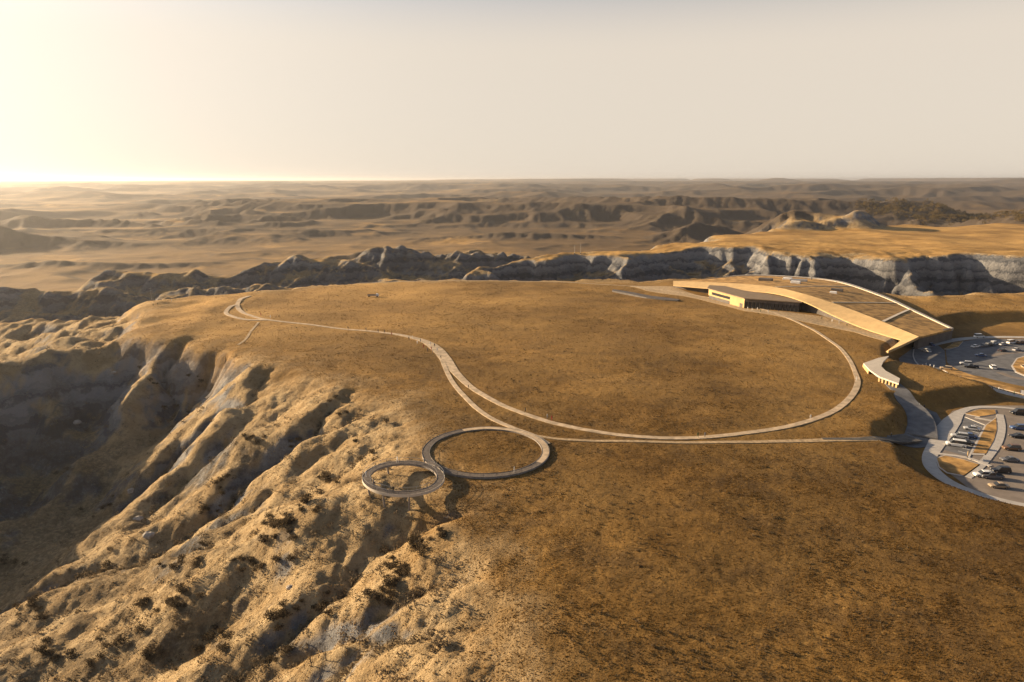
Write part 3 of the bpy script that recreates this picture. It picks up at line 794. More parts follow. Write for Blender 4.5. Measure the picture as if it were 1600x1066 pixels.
mid_out = out_ * 1.0
roof_in = top_ + np.array([0.15, 0.1, -0.35])
slab_between(roof_in - LB, out_ - LB, 0.8).obj('planted_roof', 'planted', lib, smooth=True)['label'] = 'dark planted roof'
def inset(t):  # a line along the roof, t = 0 inner edge, 1 outer edge
    return roof_in * (1 - t) + out_ * t + np.array([0, 0, 0.10])
slab_between(inset(0.945) + np.array([0, 0, 0.35]) - LB, inset(1.012) + np.array([0, 0, 0.35]) - LB, 1.3).obj('parapet', 'pale_roof', lib)['label'] = 'pale parapet along the outer roof edge'
for f0, f1, wd in ((0.86, 0.80, 1.6), (0.64, 0.72, 1.3), (0.42, 0.50, 1.2)):      # pale paths crossing the roof
    def roof_at(t, f):
        L_ = inset(t); k = f * 39; i = min(int(k), 38); return L_[i] * (1 - k + i) + L_[i + 1] * (k - i)
    A = np.array([roof_at(0.03 + 0.9 * j / 7, f0 + (f1 - f0) * j / 7) + np.array([0, 0, 0.14]) for j in range(8)])
    d = A[-1] - A[0]; nrm = np.array([-d[1], d[0], 0]) / np.hypot(d[0], d[1]) * wd * 0.5
    slab_between(A + nrm - LB, A - nrm - LB, 0.12).obj('roof_path', 'pale_roof', lib)
# closing wall at the low right end and the folded return of the golden edge
e0 = [(226.1, 342.0, 0.60), (196.8, 321.7, 0.60)]
ew = slab_between(np.linspace(e0[0], e0[1], 6) + np.array([0, 0, 0.5]) - LB, np.linspace(e0[0], e0[1], 6) + np.array([-1.6, 0.5, 0.5]) - LB, 6.2)
ew.obj('end_wall', 'dark_wall', lib)
fold_hi = res([(193.1, 315.7, 2.60), (180.0, 304.9, 1.60), (168.4, 296.2, 0.60)], 8)
fold_lo = res([(186.8, 319.1, 0.25), (179.9, 310.9, 0.00), (168.3, 298.1, -0.30)], 8)
slab_between(fold_lo - LB, fold_hi - LB, 1.2).obj('roof_edge', 'rammed_earth', lib)['label'] = 'golden roof edge folded back at the tip'
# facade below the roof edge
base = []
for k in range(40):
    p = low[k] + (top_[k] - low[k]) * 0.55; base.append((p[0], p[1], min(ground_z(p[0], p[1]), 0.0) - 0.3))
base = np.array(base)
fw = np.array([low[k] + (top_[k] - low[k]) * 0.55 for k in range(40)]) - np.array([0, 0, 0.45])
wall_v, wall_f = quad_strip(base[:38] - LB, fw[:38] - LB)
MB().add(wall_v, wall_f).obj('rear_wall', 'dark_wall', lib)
# glazed hall standing forward of the roof edge
HA, HB, HC, HD = [(127.9, 438.9), (139.2, 402.5), (165.6, 388.4), (184.5, 419.9)]
H_top = [(127.9, 440.2, 6.30), (143.7, 417.8, 7.20), (170.1, 401.1, 7.60), (173.5, 395.6, 7.40)]
hall_pts = [HA, HB, HC, HD]
def wall_part(p, q, z0, z1, name, mat, thick=0.4, label=None):
    d = Vector((q[0] - p[0], q[1] - p[1], 0)); L = d.length; rz = math.atan2(d.y, d.x)
    o = MB().box(((p[0] + q[0]) / 2 - LB[0], (p[1] + q[1]) / 2 - LB[1], (z0 + z1) / 2), (L, thick, z1 - z0), rz).obj(name, mat, lib)
    if label: o['label'] = label
    return o, rz, L
def lerp2(p, q, t): return (p[0] + (q[0] - p[0]) * t, p[1] + (q[1] - p[1]) * t)
# sunlit end wall with its window, built round the opening
wall_part(HA, HB, 4.6, 6.0, 'end_wall', 'rammed_earth', 0.5, 'golden end wall catching the sun')
wall_part(lerp2(HA, HB, 0.62), lerp2(HA, HB, 0.995), -0.5, 4.595, 'end_wall', 'rammed_earth', 0.5)
wall_part(lerp2(HA, HB, 0.0), lerp2(HA, HB, 0.10), 2.0, 4.595, 'end_wall', 'rammed_earth', 0.5)
wall_part(lerp2(HA, HB, 0.10), lerp2(HA, HB, 0.62), 2.0, 2.9, 'end_wall', 'rammed_earth', 0.5)
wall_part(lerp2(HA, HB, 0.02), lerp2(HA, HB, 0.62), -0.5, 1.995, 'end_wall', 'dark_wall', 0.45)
wall_part(lerp2(HA, HB, 0.102), lerp2(HA, HB, 0.618), 2.9, 4.59, 'window', 'glass', 0.12)
wall_part(lerp2(HA, HB, 0.88), lerp2(HA, HB, 0.96), -0.3, 2.6, 'door', 'dark_wall', 0.62)
# long glazed front: panes between mullions
NP = 14
for k in range(NP):
    p, q = lerp2(HB, HC, k / NP), lerp2(HB, HC, (k + 1) / NP - 0.012)
    wall_part(p, q, 0.0, 4.2, 'window', 'glass', 0.10)
for k in range(NP + 1):
    p = lerp2(HB, HC, k / NP)
    MB().box((p[0] - LB[0], p[1] - LB[1], 2.4), (0.22, 0.35, 5.8), 0).obj('mullion', 'dark_steel', lib)
wall_part(HB, HC, 4.205, 5.9, 'front_wall', 'dark_wall', 0.3)
wall_part(HC, HD, -0.5, 5.9, 'end_wall', 'dark_wall', 0.3)
rp = [(p[0] - LB[0], p[1] - LB[1]) for p in hall_pts]
rp_ov = [(rp[0][0] - 1.0, rp[0][1] + 1), (rp[1][0] - 1.0, rp[1][1] - 1.5), (rp[2][0] + 1, rp[2][1] - 1.5), (rp[3][0] + 2, rp[3][1] + 10), (rp[0][0] + 4, rp[0][1] + 14)]
MB().prism(rp_ov, 6.0, 6.45).obj('roof', 'shaded_roof', lib)  # roof slab coloured darker to carry the shade on it
# roof terrace with plant enclosures
for (f, t_, sx, sy, h, mt, nm) in ((0.30, 0.45, 9, 5, 1.6, 'dark_wall', 'roof_plant'), (0.36, 0.62, 11, 5, 1.2, 'steel', 'skylight'), (0.33, 0.72, 6, 4, 1.0, 'white', 'skylight'), (0.40, 0.45, 6, 4, 1.4, 'white', 'skylight'),
                                    (0.55, 0.55, 7, 4, 1.2, 'dark_wall', 'roof_plant'), (0.575, 0.40, 4, 3, 1.0, 'white', 'skylight')):
    p = inset(t_)[int(f * 39)] - LB
    MB().box((p[0], p[1], p[2] + h / 2 - 0.4), (sx, sy, h + 0.8), -0.5).obj(nm, mt, lib, bevel=0.15)
p = inset(0.85)[int(0.37 * 39)] - LB
MB().tube([(p[0], p[1], p[2] - 0.3), (p[0], p[1], p[2] + 4.0)], [0.35, 0.2], 6).obj('flue', 'dark_steel', lib)
# plaza in front
sheet('plaza', [(86.4, 494.2), (115.4, 488.1), (126.5, 441.3), (138.5, 400.4), (165.1, 384.5), (179.2, 375.1), (183.4, 351.1), (187.4, 320.1), (179.4, 312.2), (174.0, 338.7), (162.7, 357.7), (147.2, 380.7), (136.5, 392.3), (128.4, 415.4), (114.3, 446.4), (93.5, 470.5)], 'trail', 0.10, 0.4, kind='structure')
MB().prism([(70.4, 470.5), (80.5, 459.5), (90.5, 443.8), (102.2, 434.0), (106.8, 429.2), (104.1, 424.5), (97.6, 428.0), (87.0, 436.4), (77.3, 452.8), (68.7, 464.9)], -0.6, 0.9).obj('retaining_wall', 'dark_wall')
tag(bpy.data.objects['retaining_wall'], 'low dark retaining wall curving beside the plaza approach', 'wall')

# entry pavilion half sunk in the ground by the forecourt
pav = empty('entry_pavilion', (160, 285, 0)); PB = (160, 285)
tag(pav, 'small bent pavilion with pale roof slab and open front beside the forecourt', 'pavilion')
slab = [(145.1, 272.2), (155.5, 280.5), (162.1, 284.2), (154.3, 274.2), (149.8, 267.2), (148.1, 260.5), (147.8, 249.8), (143.6, 243.1), (141.3, 252.4), (142.5, 262.4)]
MB().prism([(p[0] - PB[0], p[1] - PB[1]) for p in slab], 0.8, 1.35).obj('roof', 'pale_roof', pav)
wl_ = [slab[8], slab[9], slab[0]]
gz0 = min(ground_z(*slab[8]), ground_z(*slab[7])) - 0.4
for a, b in ((slab[9], slab[0]),):
    d = Vector((b[0] - a[0], b[1] - a[1])); MB().box(((a[0] + b[0]) / 2 - PB[0], (a[1] + b[1]) / 2 - PB[1], 0.1), (d.length, 0.4, 1.38), math.atan2(d.y, d.x)).obj('wall', 'rammed_earth', pav)
a, b = slab[8], slab[7]
rz = math.atan2(b[1] - a[1], b[0] - a[0]); L = math.hypot(b[0] - a[0], b[1] - a[1])
for k in range(6):
    c = lerp2(a, b, (k + 0.25) / 5.6)
    MB().box((c[0] - PB[0], c[1] - PB[1] + 0.25, (0.79 + gz0) / 2), (0.7, 0.5, 0.79 - gz0), rz).obj('column', 'rammed_earth', pav)
c = lerp2(a, b, 0.5)
MB().box((c[0] - PB[0] + 1.2, c[1] - PB[1] + 2.2, (0.78 + gz0) / 2), (L * 0.92, 0.3, 0.78 - gz0), rz).obj('rear_wall', 'dark_wall', pav)

# ------------------------------------------------------------------ roads and car parks
Z1, Z2 = -4.5, -5.0
ribbon('road', [(147.7, 270.1), (146.0, 255.4), (142.7, 239.1)] + [(140.6, 226.8), (135.7, 213.9), (129.5, 203.4)], [5, 5.5, 6, 7, 8, 9], 'asphalt', 0.17, 0.5, kind='structure')
sheet('road', [(117.1, 200.6), (124.5, 204.5), (132.6, 211.5), (139.4, 220.2), (141.5, 226.8), (147.3, 231.0), (148.6, 226.8), (145.5, 218.9), (130.1, 196.9), (124.5, 194.8), (119.0, 195.3), (115.1, 196.9)], 'asphalt', 0.14, 0.5, kind='structure')
sheet('car_park', [(155.7, 229.2), (168.9, 234.9), (189.8, 234.9), (218.4, 230.6), (160.5, 157.1), (133.0, 154.7), (126.2, 158.5), (120.8, 165.1), (121.4, 171.3), (121.9, 180.6), (122.3, 187.5), (130.8, 200.1), (142.9, 215.0)], 'sunlit_asphalt', 0.03, 0.2, z=Z1, kind='structure')
sheet('car_park', [(156.3, 223.9), (157.6, 215.0), (134.3, 188.0), (130.5, 193.4)], 'asphalt', 0.045, 0.0, z=Z1, kind='structure')  # darker asphalt here: shade over the stalls is put into the colour
ribbon('pavement', [(181.5, 229.9), (174.4, 232.7), (166.4, 232.7), (158.6, 228.5), (150.7, 220.6), (139.0, 207.3), (129.0, 195.4), (122.4, 187.0), (118.7, 179.3), (117.9, 171.3), (119.9, 165.1), (123.5, 160.3), (128.1, 156.8), (137.7, 152.7)], [2.2, 2.2, 2.4, 3.2, 5.2, 5.6, 5.2, 4.4, 3.8, 3.6, 3.4, 3.2, 3.2, 3.2], 'concrete', z=Z1 + 0.16, thick=0.3, kind='structure')
ribbon('pavement', [(123.8, 191.9), (127.6, 189.9), (133.7, 187.0), (136.4, 181.1)], 1.4, 'kerb', z=Z1 + 0.19, thick=0.3, kind='structure')
ribbon('pavement', [(169.6, 225.2), (161.5, 212.6), (151.8, 200.1), (141.4, 189.0), (131.9, 179.7), (124.9, 173.8)], 2.2, 'concrete', z=Z1 + 0.15, thick=0.3, kind='structure')
ribbon('pavement', [(158.8, 221.9), (161.9, 219.3), (165.1, 217.5)], 1.2, 'kerb', z=Z1 + 0.18, thick=0.3, kind='structure')
def island(pts, z, label):
    t = empty('planted_island', (pts[0][0], pts[0][1], z)); o0 = pts[0]
    lp = [(p[0] - o0[0], p[1] - o0[1]) for p in pts]
    tag(t, label, 'planted island')
    cx = sum(p[0] for p in lp) / len(lp); cy = sum(p[1] for p in lp) / len(lp)
    MB().prism(lp, -0.1, 0.15).obj('kerb', 'kerb', t)
    MB().prism([(cx + (p[0] - cx) * 0.93, cy + (p[1] - cy) * 0.93) for p in lp], 0.0, 0.22).obj('planting', 'planted', t)
    return t
island([(158.0, 215.0), (166.7, 222.5), (158.4, 210.2), (150.4, 200.1), (140.3, 189.0), (136.4, 189.4)], Z1, 'planted strip between the shaded stalls and the curved walk')
island([(124.3, 187.0), (128.1, 189.0), (132.0, 185.6), (134.1, 182.0), (124.6, 174.2), (121.0, 176.3), (121.2, 180.6)], Z1, 'rounded planted bed inside the bend of the concrete walk')
island([(157.6, 225.8), (166.1, 230.6), (171.5, 229.9), (168.7, 225.2), (160.7, 222.5)], Z1, 'narrow planted bed along the top edge of the lower car park')
for k in range(9):       # stall lines
    a = lerp2(*[(155.1, 212.6), (135.9, 190.4)], k / 8); b = lerp2(*[(154.2, 215.6), (134.3, 192.4)], k / 8)
    ribbon('stall_line', [a, b], 0.16, 'paint', z=Z1 + 0.055, thick=0.005, kind='structure')
kb = [(155.9, 222.5), (157.4, 214.4), (133.9, 187.0)]
ribbon('kerb', kb[:2], 0.5, 'kerb', z=Z1 + 0.17, thick=0.3, kind='structure')
ribbon('kerb', kb[1:], 0.5, 'kerb', z=Z1 + 0.17, thick=0.3, kind='structure')

# upper car park
sheet('car_park', [(221.8, 334.4), (241.0, 342.9), (264.1, 342.9), (314.4, 340.0), (227.4, 240.7), (208.6, 253.3), (201.0, 263.5), (195.5, 274.6), (190.2, 282.4), (196.1, 297.2), (208.7, 318.5)], 'asphalt', 0.03, 0.2, z=Z2, kind='structure')
ribbon('road', [(196.8, 322.4), (212.6, 333.0), (228.5, 341.5), (242.9, 345.9), (255.6, 347.3), (266.8, 346.6), (297.1, 342.9)], 4.5, 'concrete', z=Z2 + 0.12, thick=0.3, kind='structure')
ribbon('road', [(182.0, 282.4), (182.6, 274.6), (184.6, 268.0), (187.9, 257.5), (193.4, 246.1), (206.1, 232.1)], 4.0, 'concrete', z=Z2 + 0.10, thick=0.3, kind='structure')
ribbon('pavement', [(223.6, 308.7), (235.1, 313.6), (248.7, 313.6), (238.9, 292.9), (216.7, 270.8), (208.8, 272.7), (208.1, 280.4)], 3.0, 'sunlit_asphalt', z=Z2 + 0.06, thick=0.1, kind='structure')  # tan strip: sunlight on the asphalt painted as its colour
island([(220.3, 290.7), (232.2, 304.0), (243.9, 311.1), (254.1, 308.7), (242.9, 290.7), (223.5, 272.7), (214.2, 272.7), (214.7, 280.4)], Z2, 'round dark planted island at the edge of the upper car park')
island([(209.4, 321.1), (222.4, 334.4), (229.1, 337.2), (219.8, 326.3), (212.2, 321.1)], Z2, 'small golden planted wedge by the upper car park entrance')
island([(186.8, 287.6), (193.2, 290.7), (192.4, 282.4), (194.4, 267.1), (199.3, 254.1), (195.7, 249.2), (189.5, 261.8), (185.7, 272.7), (185.1, 279.4)], Z2, 'long planted verge between the upper car park and the footway')
sheet('forecourt', [(178.0, 304.0), (200.6, 329.0), (211.4, 329.0), (208.1, 318.5), (191.5, 290.7), (183.1, 282.4), (175.0, 285.5), (171.7, 290.7)], 'asphalt', 0.02, 0.2, z=Z2, kind='structure')
ribbon('kerb', [(194.8, 321.1), (187.4, 308.7), (182.0, 297.2), (179.6, 288.6)], 0.5, 'kerb', z=Z2 + 0.15, thick=0.3, kind='structure')
bol = MB().tube([(0, 0, 0), (0, 0, 0.95), (0, 0, 1.05)], [0.14, 0.14, 0.05], 8).mesh('bollard', 'white')
for k, (x, y) in enumerate([(180.5, 289.6), (183.4, 291.8), (183.8, 289.6), (184.9, 288.6)]):
    o = add_obj('bollard', bol, None, (x, y, Z2 + 0.02)); tag(o, 'short white bollard at the near edge of the forecourt', 'bollard', 'white bollards by the forecourt')
x, y = [(133.2, 186.6)][0]
sg = empty('information_sign', (x, y, Z1 + 0.19)); tag(sg, 'small sunlit sign board standing where the car park walks cross', 'sign')
MB().box((0, 0, 1.5), (1.8, 0.12, 1.1), 1.0).obj('panel', 'rammed_earth', sg)
for s_ in (-0.7, 0.7):
    MB().box((s_ * math.cos(1.0), s_ * math.sin(1.0), 0.6), (0.12, 0.1, 1.2), 1.0).obj('post', 'dark_steel', sg)

# ------------------------------------------------------------------ cars
PAINTS = {
    'white': (0.70, 0.69, 0.66), 'silver': (0.42, 0.42, 0.42), 'grey': (0.13, 0.13, 0.135), 'black': (0.018, 0.018, 0.02),
    'blue': (0.05, 0.09, 0.20), 'brown': (0.14, 0.075, 0.035), 'tan': (0.38, 0.28, 0.17),
}
PM = {k: plain('car_paint_' + k, v, 0.28, 0.03, 1.0, metal=0.0, spec=0.6) for k, v in PAINTS.items()}

def car_proto(kind, colour):
    L, Wd, H = {'sedan': (4.7, 1.84, 1.46), 'suv': (4.8, 1.94, 1.76), 'pickup': (5.6, 2.0, 1.86), 'van': (5.3, 2.0, 2.15)}[kind]
    t = empty('parked_car')
    hood = {'sedan': 0.80, 'suv': 0.98, 'pickup': 1.08, 'van': 1.05}[kind]
    tail = {'sedan': 0.86, 'suv': 1.02, 'pickup': 1.05, 'van': 1.15}[kind]
    belt = max(hood, tail) + 0.03
    def sec(x, w, z0, z1):      # octagonal section, shoulders rounded
        w *= Wd / 2
        return [(x, -w * 0.92, z0), (x, w * 0.92, z0), (x, w, z0 + 0.18), (x, w, z1 - 0.14), (x, w * 0.86, z1), (x, -w * 0.86, z1), (x, -w, z1 - 0.14), (x, -w, z0 + 0.18)]
    h = L / 2
    body = MB().loft([sec(-h, 0.84, 0.36, tail - 0.22), sec(-h + 0.12, 0.95, 0.26, tail), sec(-h + 0.9, 1.0, 0.22, tail + 0.02), sec(-0.2, 1.0, 0.20, belt), sec(h - 1.45, 1.0, 0.22, hood + 0.03),
                      sec(h - 0.35, 0.95, 0.24, hood - 0.06), sec(h - 0.06, 0.86, 0.30, hood - 0.20), sec(h, 0.76, 0.36, hood - 0.30)])
    body.obj('body', PM[colour], t, smooth=False)
    xr, xf = {'sedan': (-h + 0.75, h - 1.25), 'suv': (-h + 0.12, h - 1.3), 'pickup': (-0.55, h - 1.5), 'van': (-h + 0.10, h - 0.95)}[kind]
    tr, tf = {'sedan': (0.65, 0.85), 'suv': (0.22, 0.75), 'pickup': (0.18, 0.7), 'van': (0.08, 0.8)}[kind]
    w0, w1 = Wd / 2 * 0.93, Wd / 2 * 0.76
    zb = belt - 0.06; zt = H - 0.07
    MB().loft([[(xr, -w0, zb), (xf, -w0, zb), (xf, w0, zb), (xr, w0, zb)], [(xr + tr, -w1, zt), (xf - tf, -w1, zt), (xf - tf, w1, zt), (xr + tr, w1, zt)]]).obj('window', 'glass', t)
    MB().loft([[(xr + tr - 0.04, -w1 - 0.03, zt - 0.03), (xf - tf + 0.04, -w1 - 0.03, zt - 0.03), (xf - tf + 0.04, w1 + 0.03, zt - 0.03), (xr + tr - 0.04, w1 + 0.03, zt - 0.03)],
               [(xr + tr + 0.08, -w1 + 0.08, H), (xf - tf - 0.12, -w1 + 0.08, H), (xf - tf - 0.12, w1 - 0.08, H), (xr + tr + 0.08, w1 - 0.08, H)]]).obj('roof', PM[colour], t)
    if kind == 'pickup':
        MB().box((-h + 1.05, 0, tail + 0.03), (1.75, Wd * 0.74, 0.06)).obj('load_bed', 'tyre', t)
    wr = {'sedan': 0.33, 'suv': 0.38, 'pickup': 0.40, 'van': 0.36}[kind]
    for sx in (-h + 0.85, h - 0.92):
        for sy in (-1, 1):
            y0 = sy * (Wd / 2 - 0.12)
            wme = MB().tube([(sx, y0 - 0.12, wr), (sx, y0 + 0.12, wr)], wr, 14).obj('wheel', 'tyre', t)
            MB().tube([(sx, y0 + sy * 0.121, wr), (sx, y0 + sy * 0.135, wr)], wr * 0.6, 10).obj('rim', 'rim_metal', wme)
    for sy in (-1, 1):
        MB().box((h - 0.10, sy * Wd * 0.33, hood - 0.27), (0.16, 0.34, 0.13)).obj('headlight', 'lamp_glass', t)
        MB().box((-h + 0.07, sy * Wd * 0.37, tail - 0.20), (0.14, 0.22, 0.2)).obj('tail_light', 'lamp_red', t)
    return t

_protos = {}
def park(kind, colour, pos, z, head, label, group):
    if (kind, colour) not in _protos:
        t = _protos[(kind, colour)] = car_proto(kind, colour)
    else:
        t = copy_tree(_protos[(kind, colour)])
    t.location = (pos[0], pos[1], z); t.rotation_euler = (0, 0, math.radians(head))
    tag(t, label, 'car', group)

GL, GU = 'cars in the lower car park', 'cars in the upper car park'
zl = Z1 + 0.05; zu = Z2 + 0.035
c = [(136.1, 196.4), (141.7, 203.4), (140.0, 198.0), (144.9, 203.9), (129.6, 174.2), (131.3, 173.3), (136.4, 177.1), (144.3, 184.7), (151.0, 193.4), (160.1, 203.4), (165.7, 210.8), (176.3, 225.2)]
park('van', 'white', c[0], zl, 155, 'white van in the shaded stalls beside the concrete walk', GL)
park('suv', 'silver', c[1], zl, 155, 'silver car in the shaded stalls just behind the white van', GL)
park('sedan', 'black', c[2], zl, 155, 'black car in the shaded stalls, nose to nose with the white van', GL)
park('sedan', 'blue', c[3], zl, 155, 'dark blue car in the shaded stalls beside the stall lines', GL)
park('suv', 'white', c[4], zl, 172, 'white sport utility car, nearest of the cluster by the lower edge', GL)
park('pickup', 'grey', c[5], zl, 172, 'dark grey pickup beside the nearest white car in the lower car park', GL)
park('suv', 'black', c[6], zl, 172, 'black car just above the dark grey pickup', GL)
park('sedan', 'grey', c[7], zl, 172, 'dark grey sedan alone in the middle of the sunlit row', GL)
park('suv', 'brown', c[8], zl, 172, 'brown car in the sunlit row', GL)
park('sedan', 'black', c[9], zl, 172, 'black sedan in the sunlit row above the brown car', GL)
park('suv', 'blue', c[10], zl, 172, 'blue sport utility car at the right edge of the lower car park', GL)
park('van', 'black', c[11], zl, 172, 'black van, farthest back in the lower car park', GL)
c = [(227.2, 325.0), (232.1, 326.3), (241.2, 331.7), (243.9, 329.6), (250.5, 333.0), (255.3, 333.0), (235.0, 317.3), (201.7, 292.9), (200.5, 287.6), (209.3, 286.5), (197.7, 316.0), (207.3, 329.0), (242.9, 345.9), (187.7, 284.5)]
park('sedan', 'white', c[0], zu, 20, 'white sedan, leftmost of the far row in the upper car park', GU)
park('sedan', 'grey', c[1], zu, 20, 'dark grey sedan between two white cars of the far row', GU)
park('suv', 'white', c[2], zu, 20, 'white sport utility car in the middle of the far row', GU)
park('sedan', 'silver', c[3], zu, 20, 'silver sedan in the far row beside the white van', GU)
park('van', 'white', c[4], zu, 20, 'white van in the far row of the upper car park', GU)
park('suv', 'brown', c[5], zu, 20, 'brown car at the right end of the far row', GU)
park('sedan', 'black', c[6], zu, 25, 'black sedan standing out in the aisle of the upper car park', GU)
park('suv', 'silver', c[7], zu, 160, 'silver sport utility car by the verge of the upper car park', GU)
park('pickup', 'black', c[8], zu, 160, 'black pickup by the verge of the upper car park', GU)
park('suv', 'white', c[9], zu, 70, 'white car turned end on beside the round island', GU)
park('suv', 'silver', c[10], Z2 + 0.03, 100, 'silver car waiting in the dark forecourt', 'cars on the forecourt')
park('sedan', 'blue', c[11], Z2 + 0.03, 100, 'blue car pulling into the far side of the forecourt', 'cars on the forecourt')
park('van', 'white', c[12], Z2 + 0.125, 5, 'white van driving along the far concrete road', 'cars on the far road')
park('suv', 'tan', c[13], Z2 + 0.11, 150, 'tan car at the start of the concrete footway road', 'cars on the far road')

c = [(236.3, 328.3), (242.6, 318.5), (218.0, 307.5), (223.7, 287.6)] + [(150.0, 210.2), (129.1, 167.4)]
park('suv', 'black', c[0], zu, 20, 'black sport utility car squeezed beside the white one in the far row', GU)
park('sedan', 'silver', c[1], zu, 25, 'silver sedan crossing the aisle near the right edge', GU)
park('sedan', 'blue', c[2], zu, 160, 'blue sedan in the middle of the upper car park', GU)
park('sedan', 'tan', c[3], zu, 70, 'tan sedan beside the round planted island', GU)
park('sedan', 'silver', c[4], zl, 155, 'silver sedan farthest back in the shaded stalls', GL)
park('sedan', 'tan', c[5], zl, 172, 'tan sedan alone near the lower edge of the sunlit car park', GL)

# lone truck on the far grass
tx, ty = [(-91.9, 446.4)][0]
tk = empty('flatbed_truck', (tx, ty, ground_z(tx, ty) + 0.02), R(4)); tag(tk, 'small grey flatbed truck with a white cab alone on the far grass', 'truck')
MB().loft([[(2.0, -1, 0.5), (3.7, -1, 0.5), (3.7, 1, 0.5), (2.0, 1, 0.5)], [(2.0, -1, 1.5), (3.7, -1, 1.4), (3.7, 1, 1.4), (2.0, 1, 1.5)], [(2.1, -0.85, 2.2), (3.0, -0.85, 2.2), (3.0, 0.85, 2.2), (2.1, 0.85, 2.2)]]).obj('cab', 'white', tk)
MB().box((-0.9, 0, 0.95), (5.6, 2.1, 0.25)).obj('flatbed', 'steel', tk)
for sy in (-1, 1): MB().box((-0.9, sy * 1.04, 1.35), (5.6, 0.06, 0.55)).obj('side_board', 'grey_wood', tk)
for sx in (-2.6, 2.7):
    for sy in (-0.9, 0.9): MB().tube([(sx, sy - 0.14, 0.45), (sx, sy + 0.14, 0.45)], 0.45, 12).obj('wheel', 'tyre', tk)

# masts
def mast(x, y, h, label):
    z = ground_z(x, y)
    t = empty('mast', (x, y, z)); tag(t, label, 'mast')
    MB().tube([(0, 0, -0.3), (0, 0, h)], [0.13, 0.05], 6).obj('pole', 'steel', t)
    for k, zz_ in enumerate((0.72, 0.86)): MB().box((0, 0, h * zz_), (1.4, 0.12, 0.12), 0.4).obj('cross_arm', 'steel', t)
    MB().box((0, 0, 0.3), (1.2, 1.0, 0.9)).obj('base_cabinet', 'dark_wall', t, bevel=0.05)
mast(-231, 432, 9.0, 'slim grey mast standing at the left end of the plateau')
mast(72, 787, 11.0, 'thin mast on the mesa rim across the valley, left of a pair')
mast(79, 789, 12.0, 'thin mast on the mesa rim across the valley, right of a pair')

# ------------------------------------------------------------------ people
def person_mesh(name, pose):
    """one continuous skinned figure, 1.74 m tall"""
    me = bpy.data.meshes.new(name)
    s = pose.get('stride', 0.0); ar = pose.get('arm', 0.1); bend = pose.get('bend', 0.0)
    V = {'pel': (0, 0, 0.95, .145), 'waist': (0.0, 0, 1.10, .125), 'chest': (0.02, 0, 1.33, .155), 'neck': (0.03, 0, 1.49, .058), 'chin': (0.05, 0, 1.56, .075), 'head': (0.04, 0, 1.66, .098), 'crown': (0.02, 0, 1.73, .06)}
    E = [('pel', 'waist'), ('waist', 'chest'), ('chest', 'neck'), ('neck', 'chin'), ('chin', 'head'), ('head', 'crown')]
    for sd, n in ((1, 'l'), (-1, 'r')):
        f = s * sd
        V['hip' + n] = (0, .09 * sd, 0.88, .095); V['knee' + n] = (f * .22 + .03, .10 * sd, 0.49, .062); V['ank' + n] = (f * .38 - .02 - max(0, -f) * .1, .10 * sd, 0.09, .045); V['toe' + n] = (f * .38 + .16, .11 * sd, 0.035, .034)
        E += [('pel', 'hip' + n), ('hip' + n, 'knee' + n), ('knee' + n, 'ank' + n), ('ank' + n, 'toe' + n)]
        g = -f * .7
        V['sh' + n] = (0.01, .185 * sd, 1.41, .062); V['el' + n] = (g * .15 - .02, .235 * sd, 1.12, .046)
        if pose.get('hold'): V['wr' + n] = (.24, .14 * sd, 1.18, .034); V['ha' + n] = (.32, .10 * sd, 1.21, .036)
        else: V['wr' + n] = (g * .34 + .04, .25 * sd, 0.87, .034); V['ha' + n] = (g * .38 + .06, .25 * sd, 0.78, .036)
        E += [('chest', 'sh' + n), ('sh' + n, 'el' + n), ('el' + n, 'wr' + n), ('wr' + n, 'ha' + n)]
    keys = list(V); me.from_pydata([V[k][:3] for k in keys], [(keys.index(a), keys.index(b)) for a, b in E], [])
    o = bpy.data.objects.new(name + '_tmp', me); COL.objects.link(o)
    md = o.modifiers.new('skin', 'SKIN'); sub = o.modifiers.new('sub', 'SUBSURF'); sub.levels = sub.render_levels = 1
    sv = me.skin_vertices[0].data
    for i, k in enumerate(keys): sv[i].radius = (V[k][3], V[k][3] * (1.15 if k in ('chest', 'pel') else 1.0)); sv[i].use_root = (k == 'pel')
    dg = bpy.context.evaluated_depsgraph_get(); dg.update()
    r = bpy.data.meshes.new_from_object(o.evaluated_get(dg)); r.name = name
    bpy.data.objects.remove(o)
    for p in r.polygons:
        p.use_smooth = True
        c = p.center
        if c.z > 1.50: p.material_index = 3 if (c.x < 0.03 or c.z > 1.70) else 2      # hair or face
        elif abs(c.y) > 0.2 and c.z < 0.93: p.material_index = 2                      # hands
        elif c.z > 0.97: p.material_index = 0
        elif c.z < 0.08: p.material_index = 3
        else: p.material_index = 1
    return r
base_people = [person_mesh('person', d) for d in ({'stride': 0.0}, {'stride': 0.75}, {'stride': -0.6}, {'stride': 0.1, 'hold': True})]
def cloth(n, c): return plain('cloth_' + n, c, 0.9, 0.1, 6)
CL = {n: cloth(n, c) for n, c in (('navy', (.02, .025, .05)), ('black', (.015, .015, .016)), ('white', (.6, .58, .55)), ('red', (.28, .04, .03)), ('grey', (.16, .16, .165)), ('denim', (.05, .075, .13)), ('khaki', (.22, .17, .10)), ('green', (.05, .08, .04)))}
SKIN = plain('skin', (.42, .27, .19), .6, .1, 8); HAIR = plain('hair', (.04, .027, .018), .7, .2, 12)
combos = [('navy', 'black'), ('black', 'denim'), ('white', 'denim'), ('red', 'black'), ('grey', 'black'), ('green', 'khaki'), ('black', 'grey'), ('white', 'khaki')]
_pm = {}
